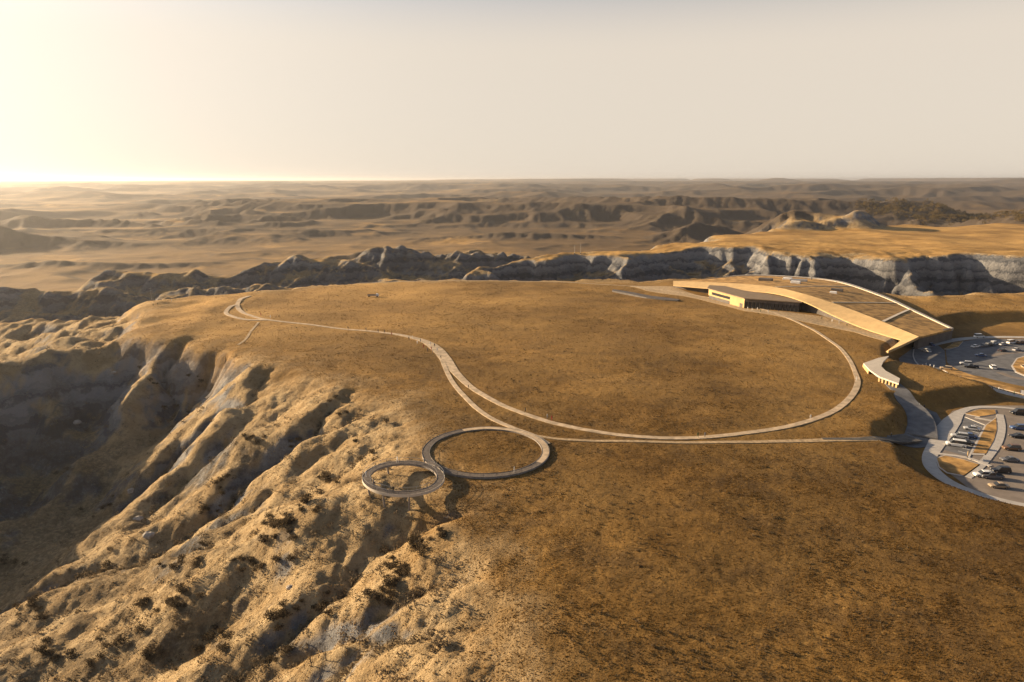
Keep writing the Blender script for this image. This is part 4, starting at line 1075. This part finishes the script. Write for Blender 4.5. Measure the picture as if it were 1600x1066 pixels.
def people_mesh(pose, combo):
    if (pose, combo) not in _pm:
        me = base_people[pose].copy(); me.materials.clear()
        for m_ in (CL[combos[combo][0]], CL[combos[combo][1]], SKIN, HAIR): me.materials.append(m_)
        _pm[(pose, combo)] = me
    return _pm[(pose, combo)]
pr = random.Random(5)
def person(x, y, z, where, group, combo=None, single=False):
    pose = pr.choice([0, 1, 1, 2, 3]); cb = pr.randrange(len(combos)) if combo is None else combo
    o = add_obj('person', people_mesh(pose, cb), None, (x, y, z)); o.rotation_euler = (0, 0, pr.uniform(0, 6.28)); k = pr.uniform(0.94, 1.06); o.scale = (k, k, k)
    top, legs = combos[cb]
    tag(o, 'person in %s top %s' % (top, where), 'person', group)
    return o
def on_land(pts, dz, where, group, single=False):
    xs = np.array([p[0] for p in pts]); ys = np.array([p[1] for p in pts]); zs = land(xs, ys)
    for i in range(len(pts)): person(pts[i][0], pts[i][1], float(zs[i]) + dz, where if isinstance(where, str) else where[i], group)
on_land([(-74.1, 338.7), (-67.0, 333.5), (-63.5, 332.0), (-59.1, 327.0), (-84.3, 343.2)], 0.3, ['on the straight path left of the crowd', 'at the left end of the crowd on the path', 'second from the left in the crowd on the path', 'third from the left in the crowd on the path', 'alone on the straight path farther left'], 'walkers on the long path')
on_land([(-49.2, 317.5), (-44.2, 309.7), (-40.3, 302.2), (-37.9, 307.1), (-36.4, 298.6), (-35.6, 304.7), (-33.6, 297.5), (-37.8, 296.3), (-43.2, 313.5), (-47.8, 320.1), (-35.1, 292.8)], 0.3, 'in the crowd where the path widens', 'crowd where the path widens')
on_land([(-30.6, 283.9), (-16.0, 239.8), (-133.3, 369.7), (-141.2, 377.0), (-154.1, 390.3)], 0.3, ['just below the crowd on the bend', 'on the path above the large ring', 'by the fork at the far left end of the path', 'right beside the hooked end of the path', 'on the hooked end of the path'], 'walkers on the long path')
on_land([(4.4, 213.1), (11.3, 207.5), (12.7, 206.3), (55.5, 191.9), (57.6, 191.9), (95.8, 207.5), (132.5, 252.1)], 0.3, ['on the loop right of the large ring', 'left of a pair on the loop near the large ring', 'right of a pair on the loop near the large ring', 'left one of a pair at the bottom of the loop', 'right one of a pair at the bottom of the loop', 'on the lower right curve of the loop', 'at the right end of the loop'], 'walkers on the loop')
on_land([(117.7, 199.5), (144.6, 230.4), (145.8, 229.7)], 0.2, ['where the trail meets the road', 'left one of a pair by the road bend', 'right one of a pair by the road bend'], 'walkers by the road')
for i, (x, y) in enumerate([(183.8, 268.9), (185.8, 260.0), (187.4, 254.9), (188.7, 253.3), (191.2, 248.4)]):
    person(x, y, Z2 + 0.11, ['leftmost on the footway', 'second from the left on the footway', 'third from the left on the footway', 'fourth from the left on the footway', 'rightmost on the footway'][i] + ' by the upper car park', 'walkers on the footway')
on_land([(139.0, 396.3), (140.6, 393.3), (144.0, 394.3), (143.8, 388.4), (154.1, 388.4), (147.5, 386.4)], 0.12, 'on the plaza in front of the glazed hall', 'people on the plaza')
on_land([(171.1, 369.7), (174.4, 364.5), (175.8, 359.4), (176.8, 352.7)], 0.12, 'on the terrace below the golden roof edge', 'people on the terrace')
on_land([(-216.9, 406.7), (-215.2, 408.9), (-216.9, 429.2)], 0.02, ['left one of a pair at the far left of the grass', 'right one of a pair at the far left of the grass', 'alone near the far left edge of the plateau'], 'walkers at the far left')
def on_ring(c, r, a, zs, where, grp):
    zv = float(np.interp(a, np.linspace(0, 2 * np.pi, len(zs) + 1), list(zs) + [zs[0]]))
    person(c[0] + r * math.cos(a), c[1] + r * math.sin(a), zv + 0.01, where, grp)
ZB = [1.3, 1.4, 1.6, 1.9, 2.2, 2.4, 2.4, 2.1, 1.7, 1.4]
for a, wh in ((1.1, 'on the far right of the small ring'), (1.9, 'on the far side of the small ring'), (4.6, 'on the near side of the small ring'), (4.0, 'on the near left side of the small ring'), (3.3, 'at the left end of the small ring')):
    on_ring(RING_B, RB, a, ZB, wh, 'people on the small ring')
for a, wh in ((5.2, 'on the near side of the large ring'), (3.9, 'on the large ring near the link to the small one')):
    on_ring(RING_A, RA, a, zr, wh, 'people on the large ring')

# ------------------------------------------------------------------ vegetation
def leaf_cloud(C, rad, n, size, squash=0.7, seed=0):
    """n random leaf triangles in an ellipsoid round each centre; returns vertices and faces"""
    r = np.random.default_rng(seed); k = len(C)
    u = r.normal(size=(k, n, 3)); u /= np.linalg.norm(u, axis=2)[..., None]
    q = u * (r.uniform(0.25, 1.0, (k, n, 1)) ** 0.5) * np.asarray(rad).reshape(k, 1, 1); q[..., 2] *= squash
    q[..., 2] = np.abs(q[..., 2] + 0.25 * np.asarray(rad).reshape(k, 1))
    ctr = np.asarray(C)[:, None, :] + q
    a = r.normal(size=(k, n, 3)); a /= np.linalg.norm(a, axis=2)[..., None]
    b = np.cross(a, r.normal(size=(k, n, 3))); b /= np.linalg.norm(b, axis=2)[..., None]
    s = np.asarray(size).reshape(-1, 1, 1) * r.uniform(0.6, 1.3, (k, n, 1))
    V = np.stack([ctr - a * s, ctr + a * s * 0.6 + b * s * 0.6, ctr + a * s * 0.6 - b * s * 0.6], 2).reshape(-1, 3)
    return V, np.arange(len(V)).reshape(-1, 3)

def leaf_mat(name, c1, c2, trans=0.35, scale=0.5, dark=None):
    m = bpy.data.materials.new(name); m.use_nodes = True; nt = m.node_tree; nt.nodes.clear(); g = NB(nt)
    out = g.n('ShaderNodeOutputMaterial'); d = g.n('ShaderNodeBsdfDiffuse'); t = g.n('ShaderNodeBsdfTranslucent'); mx = g.n('ShaderNodeMixShader')
    pos = g.n('ShaderNodeNewGeometry').outputs['Position']
    col = g.mix(g.ramp(g.noise(pos, scale, 4, 0.65), 0.35, 0.65), c1, c2)
    if dark: col = g.mix(0.85, col, g.mix(g.ramp(g.noise(pos, 0.011, 4, 0.6), 0.34, 0.66), (0.62, 0.60, 0.58), (1.22, 1.22, 1.2)), 'MULTIPLY')
    if dark: col = g.mix(g.math('MULTIPLY', g.ramp(g.noise(pos, 0.045, 6, 0.7), 0.50, 0.66), 0.6), col, dark)
    g.link(col, d.inputs['Color']); g.link(col, t.inputs['Color']); mx.inputs[0].default_value = trans
    g.link(d.outputs[0], mx.inputs[1]); g.link(t.outputs[0], mx.inputs[2]); g.link(mx.outputs[0], out.inputs['Surface'])
    return m
M['sage'] = leaf_mat('sage', (0.11, 0.083, 0.052), (0.22, 0.17, 0.11), 0.25, 0.3)
M['scrub'] = leaf_mat('scrub', (0.055, 0.042, 0.026), (0.115, 0.085, 0.052), 0.25, 0.3)
M['dry_grass'] = leaf_mat('dry_grass', (0.125, 0.069, 0.020), (0.28, 0.163, 0.050), 0.45, 0.16, (0.09, 0.055, 0.022))
M['pale_grass'] = leaf_mat('pale_grass', (0.18, 0.115, 0.05), (0.38, 0.26, 0.125), 0.45, 0.16)
M['tree_leaf'] = leaf_mat('tree_leaf', (0.07, 0.055, 0.022), (0.20, 0.135, 0.05), 0.3, 0.05)

# tussocks of dry grass over the plateau and the gentler slopes (thinning with distance)
def grass_tufts(n):
    r = np.random.default_rng(3)
    d = 85 * (560 / 85) ** r.uniform(0, 1, n * 3) ; a = np.radians(r.uniform(-41, 41, n * 3))
    x = np.sin(a) * d; y = np.cos(a) * d
    dens = 0.30 + 0.9 * sstep(-0.25, 0.5, fbm(x, y, 9, 3, 0.6, 140)) * sstep(-0.7, 0.5, fbm(x, y, 55, 2, 0.5, 141))
    inner = poly_sdf(x, y, PLATEAU)
    dens *= np.where(inner < 3, 1.0, 0.45)
    keep = r.uniform(0, 1, len(x)) < dens * 0.75
    for pts, lev, bank in TERRACES: keep &= poly_sdf(x, y, pts) > 1.0
    for pts, wd in KEEP_OFF:
        dd, _ = seg_dist(x, y, pts); keep &= dd > wd
    keep &= ~((poly_sdf(x, y, [(p[0], p[1]) for p in BUILT]) < 2))
    x, y = x[keep][:n], y[keep][:n]; d = np.hypot(x, y); k = len(x)
    z = land(x, y) - 0.04
    h = r.uniform(0.07, 0.23, k) * (0.8 + 0.001 * d); w = h * r.uniform(1.0, 1.9, k)
    V = np.zeros((k, 9, 3)); yaw = r.uniform(0, 6.28, k)
    for j in range(3):
        aa = yaw + j * 2.1 + r.uniform(-.4, .4, k); ca, sa = np.cos(aa), np.sin(aa); lean = r.uniform(0.25, 0.7, k) * h
        V[:, 3 * j, :] = np.c_[x - sa * w * .5, y + ca * w * .5, z]; V[:, 3 * j + 1, :] = np.c_[x + sa * w * .5, y - ca * w * .5, z]
        V[:, 3 * j + 2, :] = np.c_[x + ca * lean, y + sa * lean, z + h]
    flat = poly_sdf(x, y, PLATEAU) + 5 * fbm(x, y, 9, 2, 0.5, 143) + r.normal(0, 9, k) < 4
    for nm, sel, mt in (('grass', flat, 'dry_grass'), ('slope_grass', ~flat, 'pale_grass')):
        W = V[sel].reshape(-1, 3)
        tag(add_obj(nm, np_mesh(nm, W, np.arange(len(W)).reshape(-1, 3), M[mt])), kind='stuff')
    return k
KEEP_OFF = [(LOOP, 3.2), ([(-133.8, 366.2), (-146.0, 368.0), (-157.7, 377.0), (-165.6, 388.4), (-168.8, 404.6), (-167.0, 408.9)], 2.0), ([(-31.4, 289.4), (-24.2, 255.6), (-17.0, 231.4), (-8.4, 211.2), (0.0, 200.0), (6.9, 192.9), (10.4, 186.8)], 1.8),
            ([(5.0, 194.0), (11.8, 191.4), (18.9, 189.8), (37.7, 188.8), (56.4, 188.3), (75.4, 188.8), (94.9, 190.3), (113.2, 191.9)], 2.0), ([(147.7, 270.1), (146.0, 255.4), (142.7, 239.1), (139.2, 223.3), (137.0, 212.3)], 5.0),
            (spline([(RING_A[0] + RA * math.cos(a), RING_A[1] + RA * math.sin(a)) for a in np.linspace(0, 6.28, 24)], 3), 1.6)]
BUILT = [(86.4, 494.2), (153.1, 523.7), (188.8, 549.2), (250.3, 520.3), (239.2, 398.4), (228.9, 346.4), (194.2, 314.8), (167.2, 294.0), (174.0, 338.7), (147.2, 380.7), (114.3, 446.4)]
print('tufts', grass_tufts(250000))

def pick(cond_fn, n, seed, dmin=85, dmax=560, amax=42):
    r = np.random.default_rng(seed); m = n * 14
    d = dmin * (dmax / dmin) ** r.uniform(0, 1, m); a = np.radians(r.uniform(-amax, amax, m))
    x = np.sin(a) * d; y = np.cos(a) * d
    z, inn, fl, sl = land(x, y, True)
    k = r.uniform(0, 1, m) < cond_fn(x, y, inn, fl, sl)
    k &= poly_sdf(x, y, PLATEAU) > 2 if dmax < 1000 else True
    return x[k][:n], y[k][:n], z[k][:n]

# low brush that fills the gullies and dots the slopes
x, y, z = pick(lambda x, y, i, f, s: (0.05 + 0.95 * sstep(2.3, 3.4, f + 0.5 * fbm(x, y, 22, 2, 0.5, 150))) * sstep(3, 14, i) * sstep(-0.3, 0.4, fbm(x, y, 14, 3, 0.6, 151) + 0.25), 8000, 21)
r9 = np.random.default_rng(4); rad_ = r9.uniform(0.4, 1.4, len(x)) ** 1.2
V, Fc = leaf_cloud(np.c_[x, y, z], rad_, 30, rad_ * 0.24, 0.75, 31)
tag(add_obj('brush', np_mesh('brush', V, Fc, M['sage'])), kind='stuff')
print('brush', len(x))
# scattered low sage on the flat top
r8 = np.random.default_rng(9)
d = 88 * (520 / 88) ** r8.uniform(0, 1, 9000); a = np.radians(r8.uniform(-20, 40, 9000)); x = np.sin(a) * d; y = np.cos(a) * d
kk = (poly_sdf(x, y, PLATEAU) < -4) & (fbm(x, y, 26, 3, 0.6, 160) > 0.05)
for pts, lev, bank in TERRACES: kk &= poly_sdf(x, y, pts) > bank
for pts, wd in KEEP_OFF: kk &= seg_dist(x, y, pts)[0] > wd + 1
kk &= poly_sdf(x, y, BUILT) > 3
x, y = x[kk][:1300], y[kk][:1300]; rad_ = r8.uniform(0.25, 0.6, len(x))
V, Fc = leaf_cloud(np.c_[x, y, land(x, y)], rad_, 14, rad_ * 0.36, 0.6, 33)
tag(add_obj('sagebrush', np_mesh('sagebrush', V, Fc, M['scrub'])), kind='stuff')

# larger shrubs that can be told apart, along the gully beds
SHRUB = []
for q in range(4):
    rr = np.random.default_rng(50 + q)
    C = np.c_[rr.uniform(-0.7, 0.7, 9), rr.uniform(-0.7, 0.7, 9), rr.uniform(0.3, 1.1, 9)]
    V, Fc = leaf_cloud(C, rr.uniform(0.5, 0.85, 9), 34, 0.17, 0.8, 60 + q)
    me = np_mesh('foliage', V, Fc, M['scrub'])
    st = MB()
    for j in range(6):
        p = C[j]; st.tube([(0, 0, -0.3), (p[0] * .4, p[1] * .4, p[2] * .55), (p[0], p[1], p[2] + 0.3)], [0.06, 0.04, 0.015], 5)
    SHRUB.append((me, st.mesh('stem', 'bark')))
def shrub(x, y, z, s, label, group):
    q = pr.randrange(4); t = empty('shrub', (x, y, z), pr.uniform(0, 6.28)); t.scale = (s, s, s * pr.uniform(0.8, 1.2))
    tag(t, label, 'shrub', group); add_obj('foliage', SHRUB[q][0], t); add_obj('stem', SHRUB[q][1], t)
SHRUBS = [('in the dark gully bed below the middle spur', [(-57.2, 149.6), (-55.4, 152.3), (-56.7, 151.5), (-51.9, 146.7), (-54.3, 151.6), (-53.4, 149.0), (-57.4, 149.7), (-59.3, 153.8), (-63.1, 162.1), (-56.2, 154.9), (-59.0, 153.8), (-54.9, 151.7), (-54.2, 151.8), (-60.4, 156.8), (-58.3, 153.6), (-63.3, 159.5), (-52.2, 154.8), (-53.2, 156.9), (-52.3, 154.9), (-52.0, 158.5), (-48.2, 152.8), (-47.8, 153.9), (-51.7, 158.5), (-52.5, 158.0), (-52.8, 182.4), (-52.7, 180.4), (-54.2, 183.9), (-50.3, 165.5), (-54.9, 186.4), (-56.2, 184.8), (-48.9, 175.8), (-58.7, 143.4), (-61.0, 144.9), (-51.1, 141.7), (-54.9, 142.8), (-63.4, 146.5), (-60.1, 149.8)]),
          ('in the short gully below the small ring', [(-22.6, 128.2), (-23.2, 126.1), (-26.4, 134.6), (-25.3, 130.0), (-27.1, 132.3), (-23.5, 124.0), (-23.8, 127.0), (-21.9, 126.1), (-24.7, 129.1), (-26.0, 126.4), (-23.7, 124.5), (-26.0, 130.4), (-24.5, 118.5), (-26.0, 121.8), (-25.0, 122.9), (-23.9, 122.9), (-28.1, 120.3), (-26.3, 119.4), (-24.1, 120.1), (-29.1, 121.2), (-21.9, 137.8), (-17.8, 135.0), (-21.8, 136.1), (-21.1, 134.1), (-19.9, 135.8), (-19.3, 131.7), (-19.1, 129.3), (-16.0, 136.7), (-15.9, 136.8), (-15.4, 134.7), (-15.0, 135.8), (-15.2, 134.7)]),
          ('along the deep gully of the left slope', [(-84.2, 167.8), (-83.3, 154.1), (-77.7, 152.0), (-84.4, 166.6), (-84.3, 156.5), (-85.5, 158.9), (-81.8, 166.9), (-77.4, 150.3), (-88.6, 190.6), (-93.5, 189.5), (-93.8, 188.6), (-92.1, 189.7), (-89.3, 189.5), (-92.7, 189.6), (-77.1, 139.1), (-76.3, 136.5), (-76.2, 136.5), (-74.1, 136.5), (-76.0, 139.9), (-71.6, 138.7), (-78.4, 138.5), (-77.4, 141.9), (-78.0, 126.1), (-76.2, 126.8), (-76.8, 125.6), (-76.7, 125.0), (-74.6, 126.2), (-69.4, 121.6), (-87.7, 212.8), (-82.2, 212.6), (-89.7, 215.0), (-86.3, 213.0), (-83.8, 210.7), (-89.1, 197.9), (-90.3, 194.7), (-90.6, 196.8), (-89.0, 193.0), (-91.9, 196.1)]),
          ('in the shaded bottom of the ravine', [(-124.1, 156.2), (-122.2, 154.6), (-128.0, 155.8), (-123.7, 154.6), (-117.9, 150.4), (-116.9, 150.4), (-125.4, 152.8), (-124.0, 156.7), (-120.6, 153.5), (-100.9, 131.7), (-105.4, 132.9), (-106.8, 136.7), (-101.4, 130.7), (-97.1, 130.8), (-105.4, 132.8), (-90.4, 126.5), (-97.8, 131.9), (-103.4, 132.2), (-162.8, 196.9), (-163.7, 198.6), (-161.9, 195.7), (-159.1, 196.2), (-154.2, 193.9), (-89.4, 130.9), (-93.1, 134.3), (-86.2, 131.1), (-87.1, 130.6), (-82.9, 133.6), (-89.0, 128.2), (-156.8, 227.6), (-144.3, 227.5), (-148.7, 221.6), (-143.0, 222.5), (-146.3, 223.7), (-170.0, 242.7), (-166.2, 237.3), (-166.4, 240.3), (-185.4, 257.9)]),
          ('on the middle spur of the left slope', [(-82.0, 138.9), (-88.9, 143.5), (-87.3, 144.3), (-79.1, 138.8), (-87.5, 143.2), (-114.5, 171.0), (-113.3, 172.1), (-117.1, 179.5), (-108.3, 166.4), (-115.4, 173.9), (-92.1, 160.2), (-84.0, 151.9), (-86.3, 155.6)]),
          ('on the lower slope near the bottom edge', [(-58.9, 120.8), (-67.5, 127.7), (-65.6, 132.3), (-66.0, 129.5), (-59.2, 125.3), (-63.3, 129.8), (-49.1, 122.9), (-50.2, 124.6), (-47.2, 123.6), (-47.8, 123.6), (-44.8, 125.7), (-47.6, 125.8), (-40.3, 126.7), (-44.5, 127.5), (-39.5, 129.7), (-41.6, 126.7), (-36.9, 120.2), (-39.3, 127.3), (-66.5, 146.5), (-63.7, 144.1), (-62.1, 145.9), (-60.4, 143.8), (-64.7, 146.6), (-44.5, 117.3), (-47.6, 121.9), (-48.2, 116.4), (-46.3, 115.6), (-44.0, 116.8)]),
          ('in the shaded ravine head', [(-133.1, 265.5), (-153.6, 295.4), (-153.8, 287.0), (-150.6, 292.8), (-142.2, 284.7), (-160.9, 293.9), (-162.2, 293.6), (-159.8, 294.7), (-177.5, 313.7), (-142.2, 299.8), (-148.4, 301.7), (-143.9, 300.8), (-143.2, 298.6)]),
          ('dotted over the sunlit upper slope', [(-40.7, 209.0), (-58.4, 218.9), (-56.7, 222.0), (-48.5, 198.7), (-48.7, 198.6), (-69.9, 210.5), (-72.4, 209.8), (-72.1, 209.0), (-63.2, 233.7), (-65.0, 231.5), (-40.3, 184.7), (-41.5, 189.0)])]
for (where, pts) in SHRUBS:
    zs_ = land(np.array([p[0] for p in pts]), np.array([p[1] for p in pts]))
    for (x, y), z in zip(pts, zs_): shrub(x, y, float(z) - 0.1, pr.uniform(0.5, 1.25), 'dark leafless shrub ' + where, 'shrubs ' + where)

# bare saplings at the foot of the slope
def bare_tree(x, y, z, h, label):
    t = empty('bare_tree', (x, y, z)); tag(t, label, 'tree', 'bare saplings on the near slope')
    r_ = random.Random(int(x * 10)); lean = (r_.uniform(-.1, .1), r_.uniform(-.1, .1))
    P_ = [(lean[0] * h * k * k, lean[1] * h * k * k, -0.4 + (h + 0.4) * k) for k in (0, .3, .6, .85, 1)]
    MB().tube(P_, [.09, .07, .055, .03, .012], 6).obj('trunk', 'bark', t)
    br = MB()
    for j in range(9):
        k = r_.uniform(0.3, 0.92); a = r_.uniform(0, 6.28); L_ = h * (1.05 - k) * 0.42
        b0 = (lean[0] * h * k * k, lean[1] * h * k * k, -0.4 + (h + 0.4) * k)
        br.tube([b0, (b0[0] + math.cos(a) * L_ * .5, b0[1] + math.sin(a) * L_ * .5, b0[2] + L_ * .55), (b0[0] + math.cos(a) * L_ * .75, b0[1] + math.sin(a) * L_ * .75, b0[2] + L_ * 1.15)], [.03, .02, .008], 4)
    br.obj('crown', 'bark', t)
BARE = [(-18.3, 113.6, 3.6, 'tallest bare sapling standing on the near slope below the small ring'),
        (-20.4, 118.7, 2.4, 'short bare sapling right beside the tallest one'),
        (-28.8, 115.3, 2.8, 'bare sapling on the brow of the near slope'),
        (-46.5, 124.1, 3.4, 'lone bare sapling beside the dark gully bed'),
        (-36.5, 130.4, 2.6, 'bare sapling between two gullies on the near slope'),
        (-29.2, 120.1, 2.2, 'small bare sapling uphill on the near slope'),
        (-34.3, 109.0, 3.6, 'bare sapling near the bottom edge, left of a pair'),
        (-37.0, 108.7, 3.0, 'leftmost bare sapling near the bottom edge'),
        (-28.0, 109.4, 3.2, 'bare sapling near the bottom edge, right of the pair'),
        (-23.1, 117.5, 2.4, 'thin bare sapling left of the tallest one'),
        (-52.8, 139.4, 2.6, 'bare sapling highest up the gully'),
        (-29.0, 103.2, 2.4, 'bare sapling cut by the bottom edge of the view')]
for (x, y, h, lb) in BARE:
    bare_tree(x, y, ground_z(x, y), h, lb)

# far wood on the low ground beyond the butte
r7 = np.random.default_rng(15)
WOOD = [(1346, 2400), (1718, 2443), (1420, 1790), (1500, 2378), (1321, 2400), (1365, 2427), (1435, 2330), (1247, 2438), (1624, 2347), (1286, 1997), (2110, 3171), (1896, 2447), (1354, 1740), (1821, 2408), (1323, 1746), (1241, 2371), (1380, 1771), (1313, 2377), (1293, 1997), (1572, 2440), (1367, 2417), (1384, 2416), (1769, 2381), (1425, 2326), (1362, 1731), (1347, 2306), (1416, 2379), (1351, 2403), (1502, 2433), (1287, 2473), (1510, 2321), (1288, 1993), (1260, 2466), (1416, 2322), (1427, 2386), (1276, 1711), (1931, 2450), (2476, 3168), (1606, 2381), (1281, 2373), (1503, 2391), (1694, 2384), (1474, 2416), (1354, 2457), (1678, 2361), (1218, 2437), (1572, 2447), (1307, 2322), (1623, 2361), (1290, 1680), (1913, 2433), (1552, 2361), (1370, 1765), (1250, 1833), (1385, 2381), (1219, 2012), (1381, 2352), (1268, 1695), (1283, 1801), (1423, 2366), (1546, 2371), (1261, 2458), (1424, 2296), (1327, 2303), (1292, 2000), (1236, 1999), (1780, 2443), (1282, 1736), (1221, 2019), (1416, 2318), (1342, 1693), (1264, 2362), (1827, 2391), (1574, 2327), (1196, 2024), (1805, 2407), (1286, 1730), (1635, 2433), (1420, 2365), (1286, 2441), (1306, 2416), (1478, 2376), (1364, 2441), (2269, 3171), (1532, 2318), (1525, 2302), (1690, 2368), (1294, 1668), (1293, 2428), (1313, 2416), (1372, 1806), (1436, 2322), (1321, 1730), (1895, 2407), (1804, 2420), (2191, 3151), (1263, 1692), (1547, 2368), (1294, 2312), (2332, 3158), (1452, 2377), (1370, 1762), (1597, 2347), (1237, 2392), (1258, 2366), (1630, 2391), (1432, 1806), (1629, 2361), (1849, 2381), (1318, 2426)]
wc = np.array(WOOD)[r7.integers(0, len(WOOD), 1500)] + r7.normal(0, 16, (1500, 2))
wx, wy = wc[:, 0], wc[:, 1]; wz = land(wx, wy)
wr_ = r7.uniform(3.2, 6.4, len(wx))
V, Fc = leaf_cloud(np.c_[wx, wy, wz + wr_ * 0.8], wr_, 60, wr_ * 0.22, 1.1, 80)
wood = add_obj('woodland', np_mesh('woodland', V, Fc, M['tree_leaf'])); tag(wood, kind='stuff')
trunks = []
for i in range(len(wx)): trunks.append((wx[i], wy[i], wz[i] - 0.5))
T0 = np.array(trunks); tr_ = 0.28
TV = np.stack([T0 + np.array([tr_, 0, 0]), T0 + np.array([-tr_ * .5, tr_ * .8, 0]), T0 + np.array([-tr_ * .5, -tr_ * .8, 0]), T0 + np.c_[np.zeros(len(T0)), np.zeros(len(T0)), wr_ * 1.6]], 1).reshape(-1, 3)
k4 = np.arange(len(T0))[:, None] * 4
TF = np.concatenate([k4 + np.array([0, 1, 3]), k4 + np.array([1, 2, 3]), k4 + np.array([2, 0, 3])])
tag(add_obj('trunks', np_mesh('trunks', TV, TF, M['bark']), wood), kind='stuff')

# pale rock outcrops on the slope
def rock_mesh(seed):
    bm = bmesh.new(); bmesh.ops.create_icosphere(bm, subdivisions=2, radius=1.0); r_ = random.Random(seed)
    ph = [r_.uniform(0, 6) for _ in range(6)]
    for v in bm.verts:
        k = 1 + 0.22 * math.sin(3 * v.co.x + ph[0]) + 0.18 * math.sin(4 * v.co.y + ph[1]) + 0.15 * math.sin(5 * v.co.z + ph[2]) + r_.uniform(-.09, .09)
        v.co = Vector((v.co.x * k * 1.2, v.co.y * k, max(v.co.z * k * 0.8, -0.5)))
    me = bpy.data.meshes.new('rock'); bm.to_mesh(me); bm.free(); me.materials.append(M['rock']); return me
RM = [rock_mesh(i) for i in range(3)]
ROCKS = [(-119.0, 198.2, 1.7, 'pale rock at the head of the middle spur'),
         (-106.8, 181.9, 2.2, 'largest pale rock on the middle spur'),
         (-48.4, 133.1, 1.1, 'small pale rock beside the near gully'),
         (-190.6, 282.8, 2.0, 'pale grey rock in the shaded cliff'),
         (-136.7, 225.9, 1.5, 'pale rock at the edge of the shade'),
         (-186.6, 307.8, 1.2, 'pale rock near the ravine head')]
for i, (x, y, s, lb) in enumerate(ROCKS):
    o = add_obj('rock', RM[i % 3], None, (x, y, ground_z(x, y) - 0.15 * s)); o.scale = (s * 0.7, s * 0.6, s * 0.75); o.rotation_euler = (0, 0, i * 1.3)
    tag(o, lb, 'rock', 'pale outcrops on the left slope')
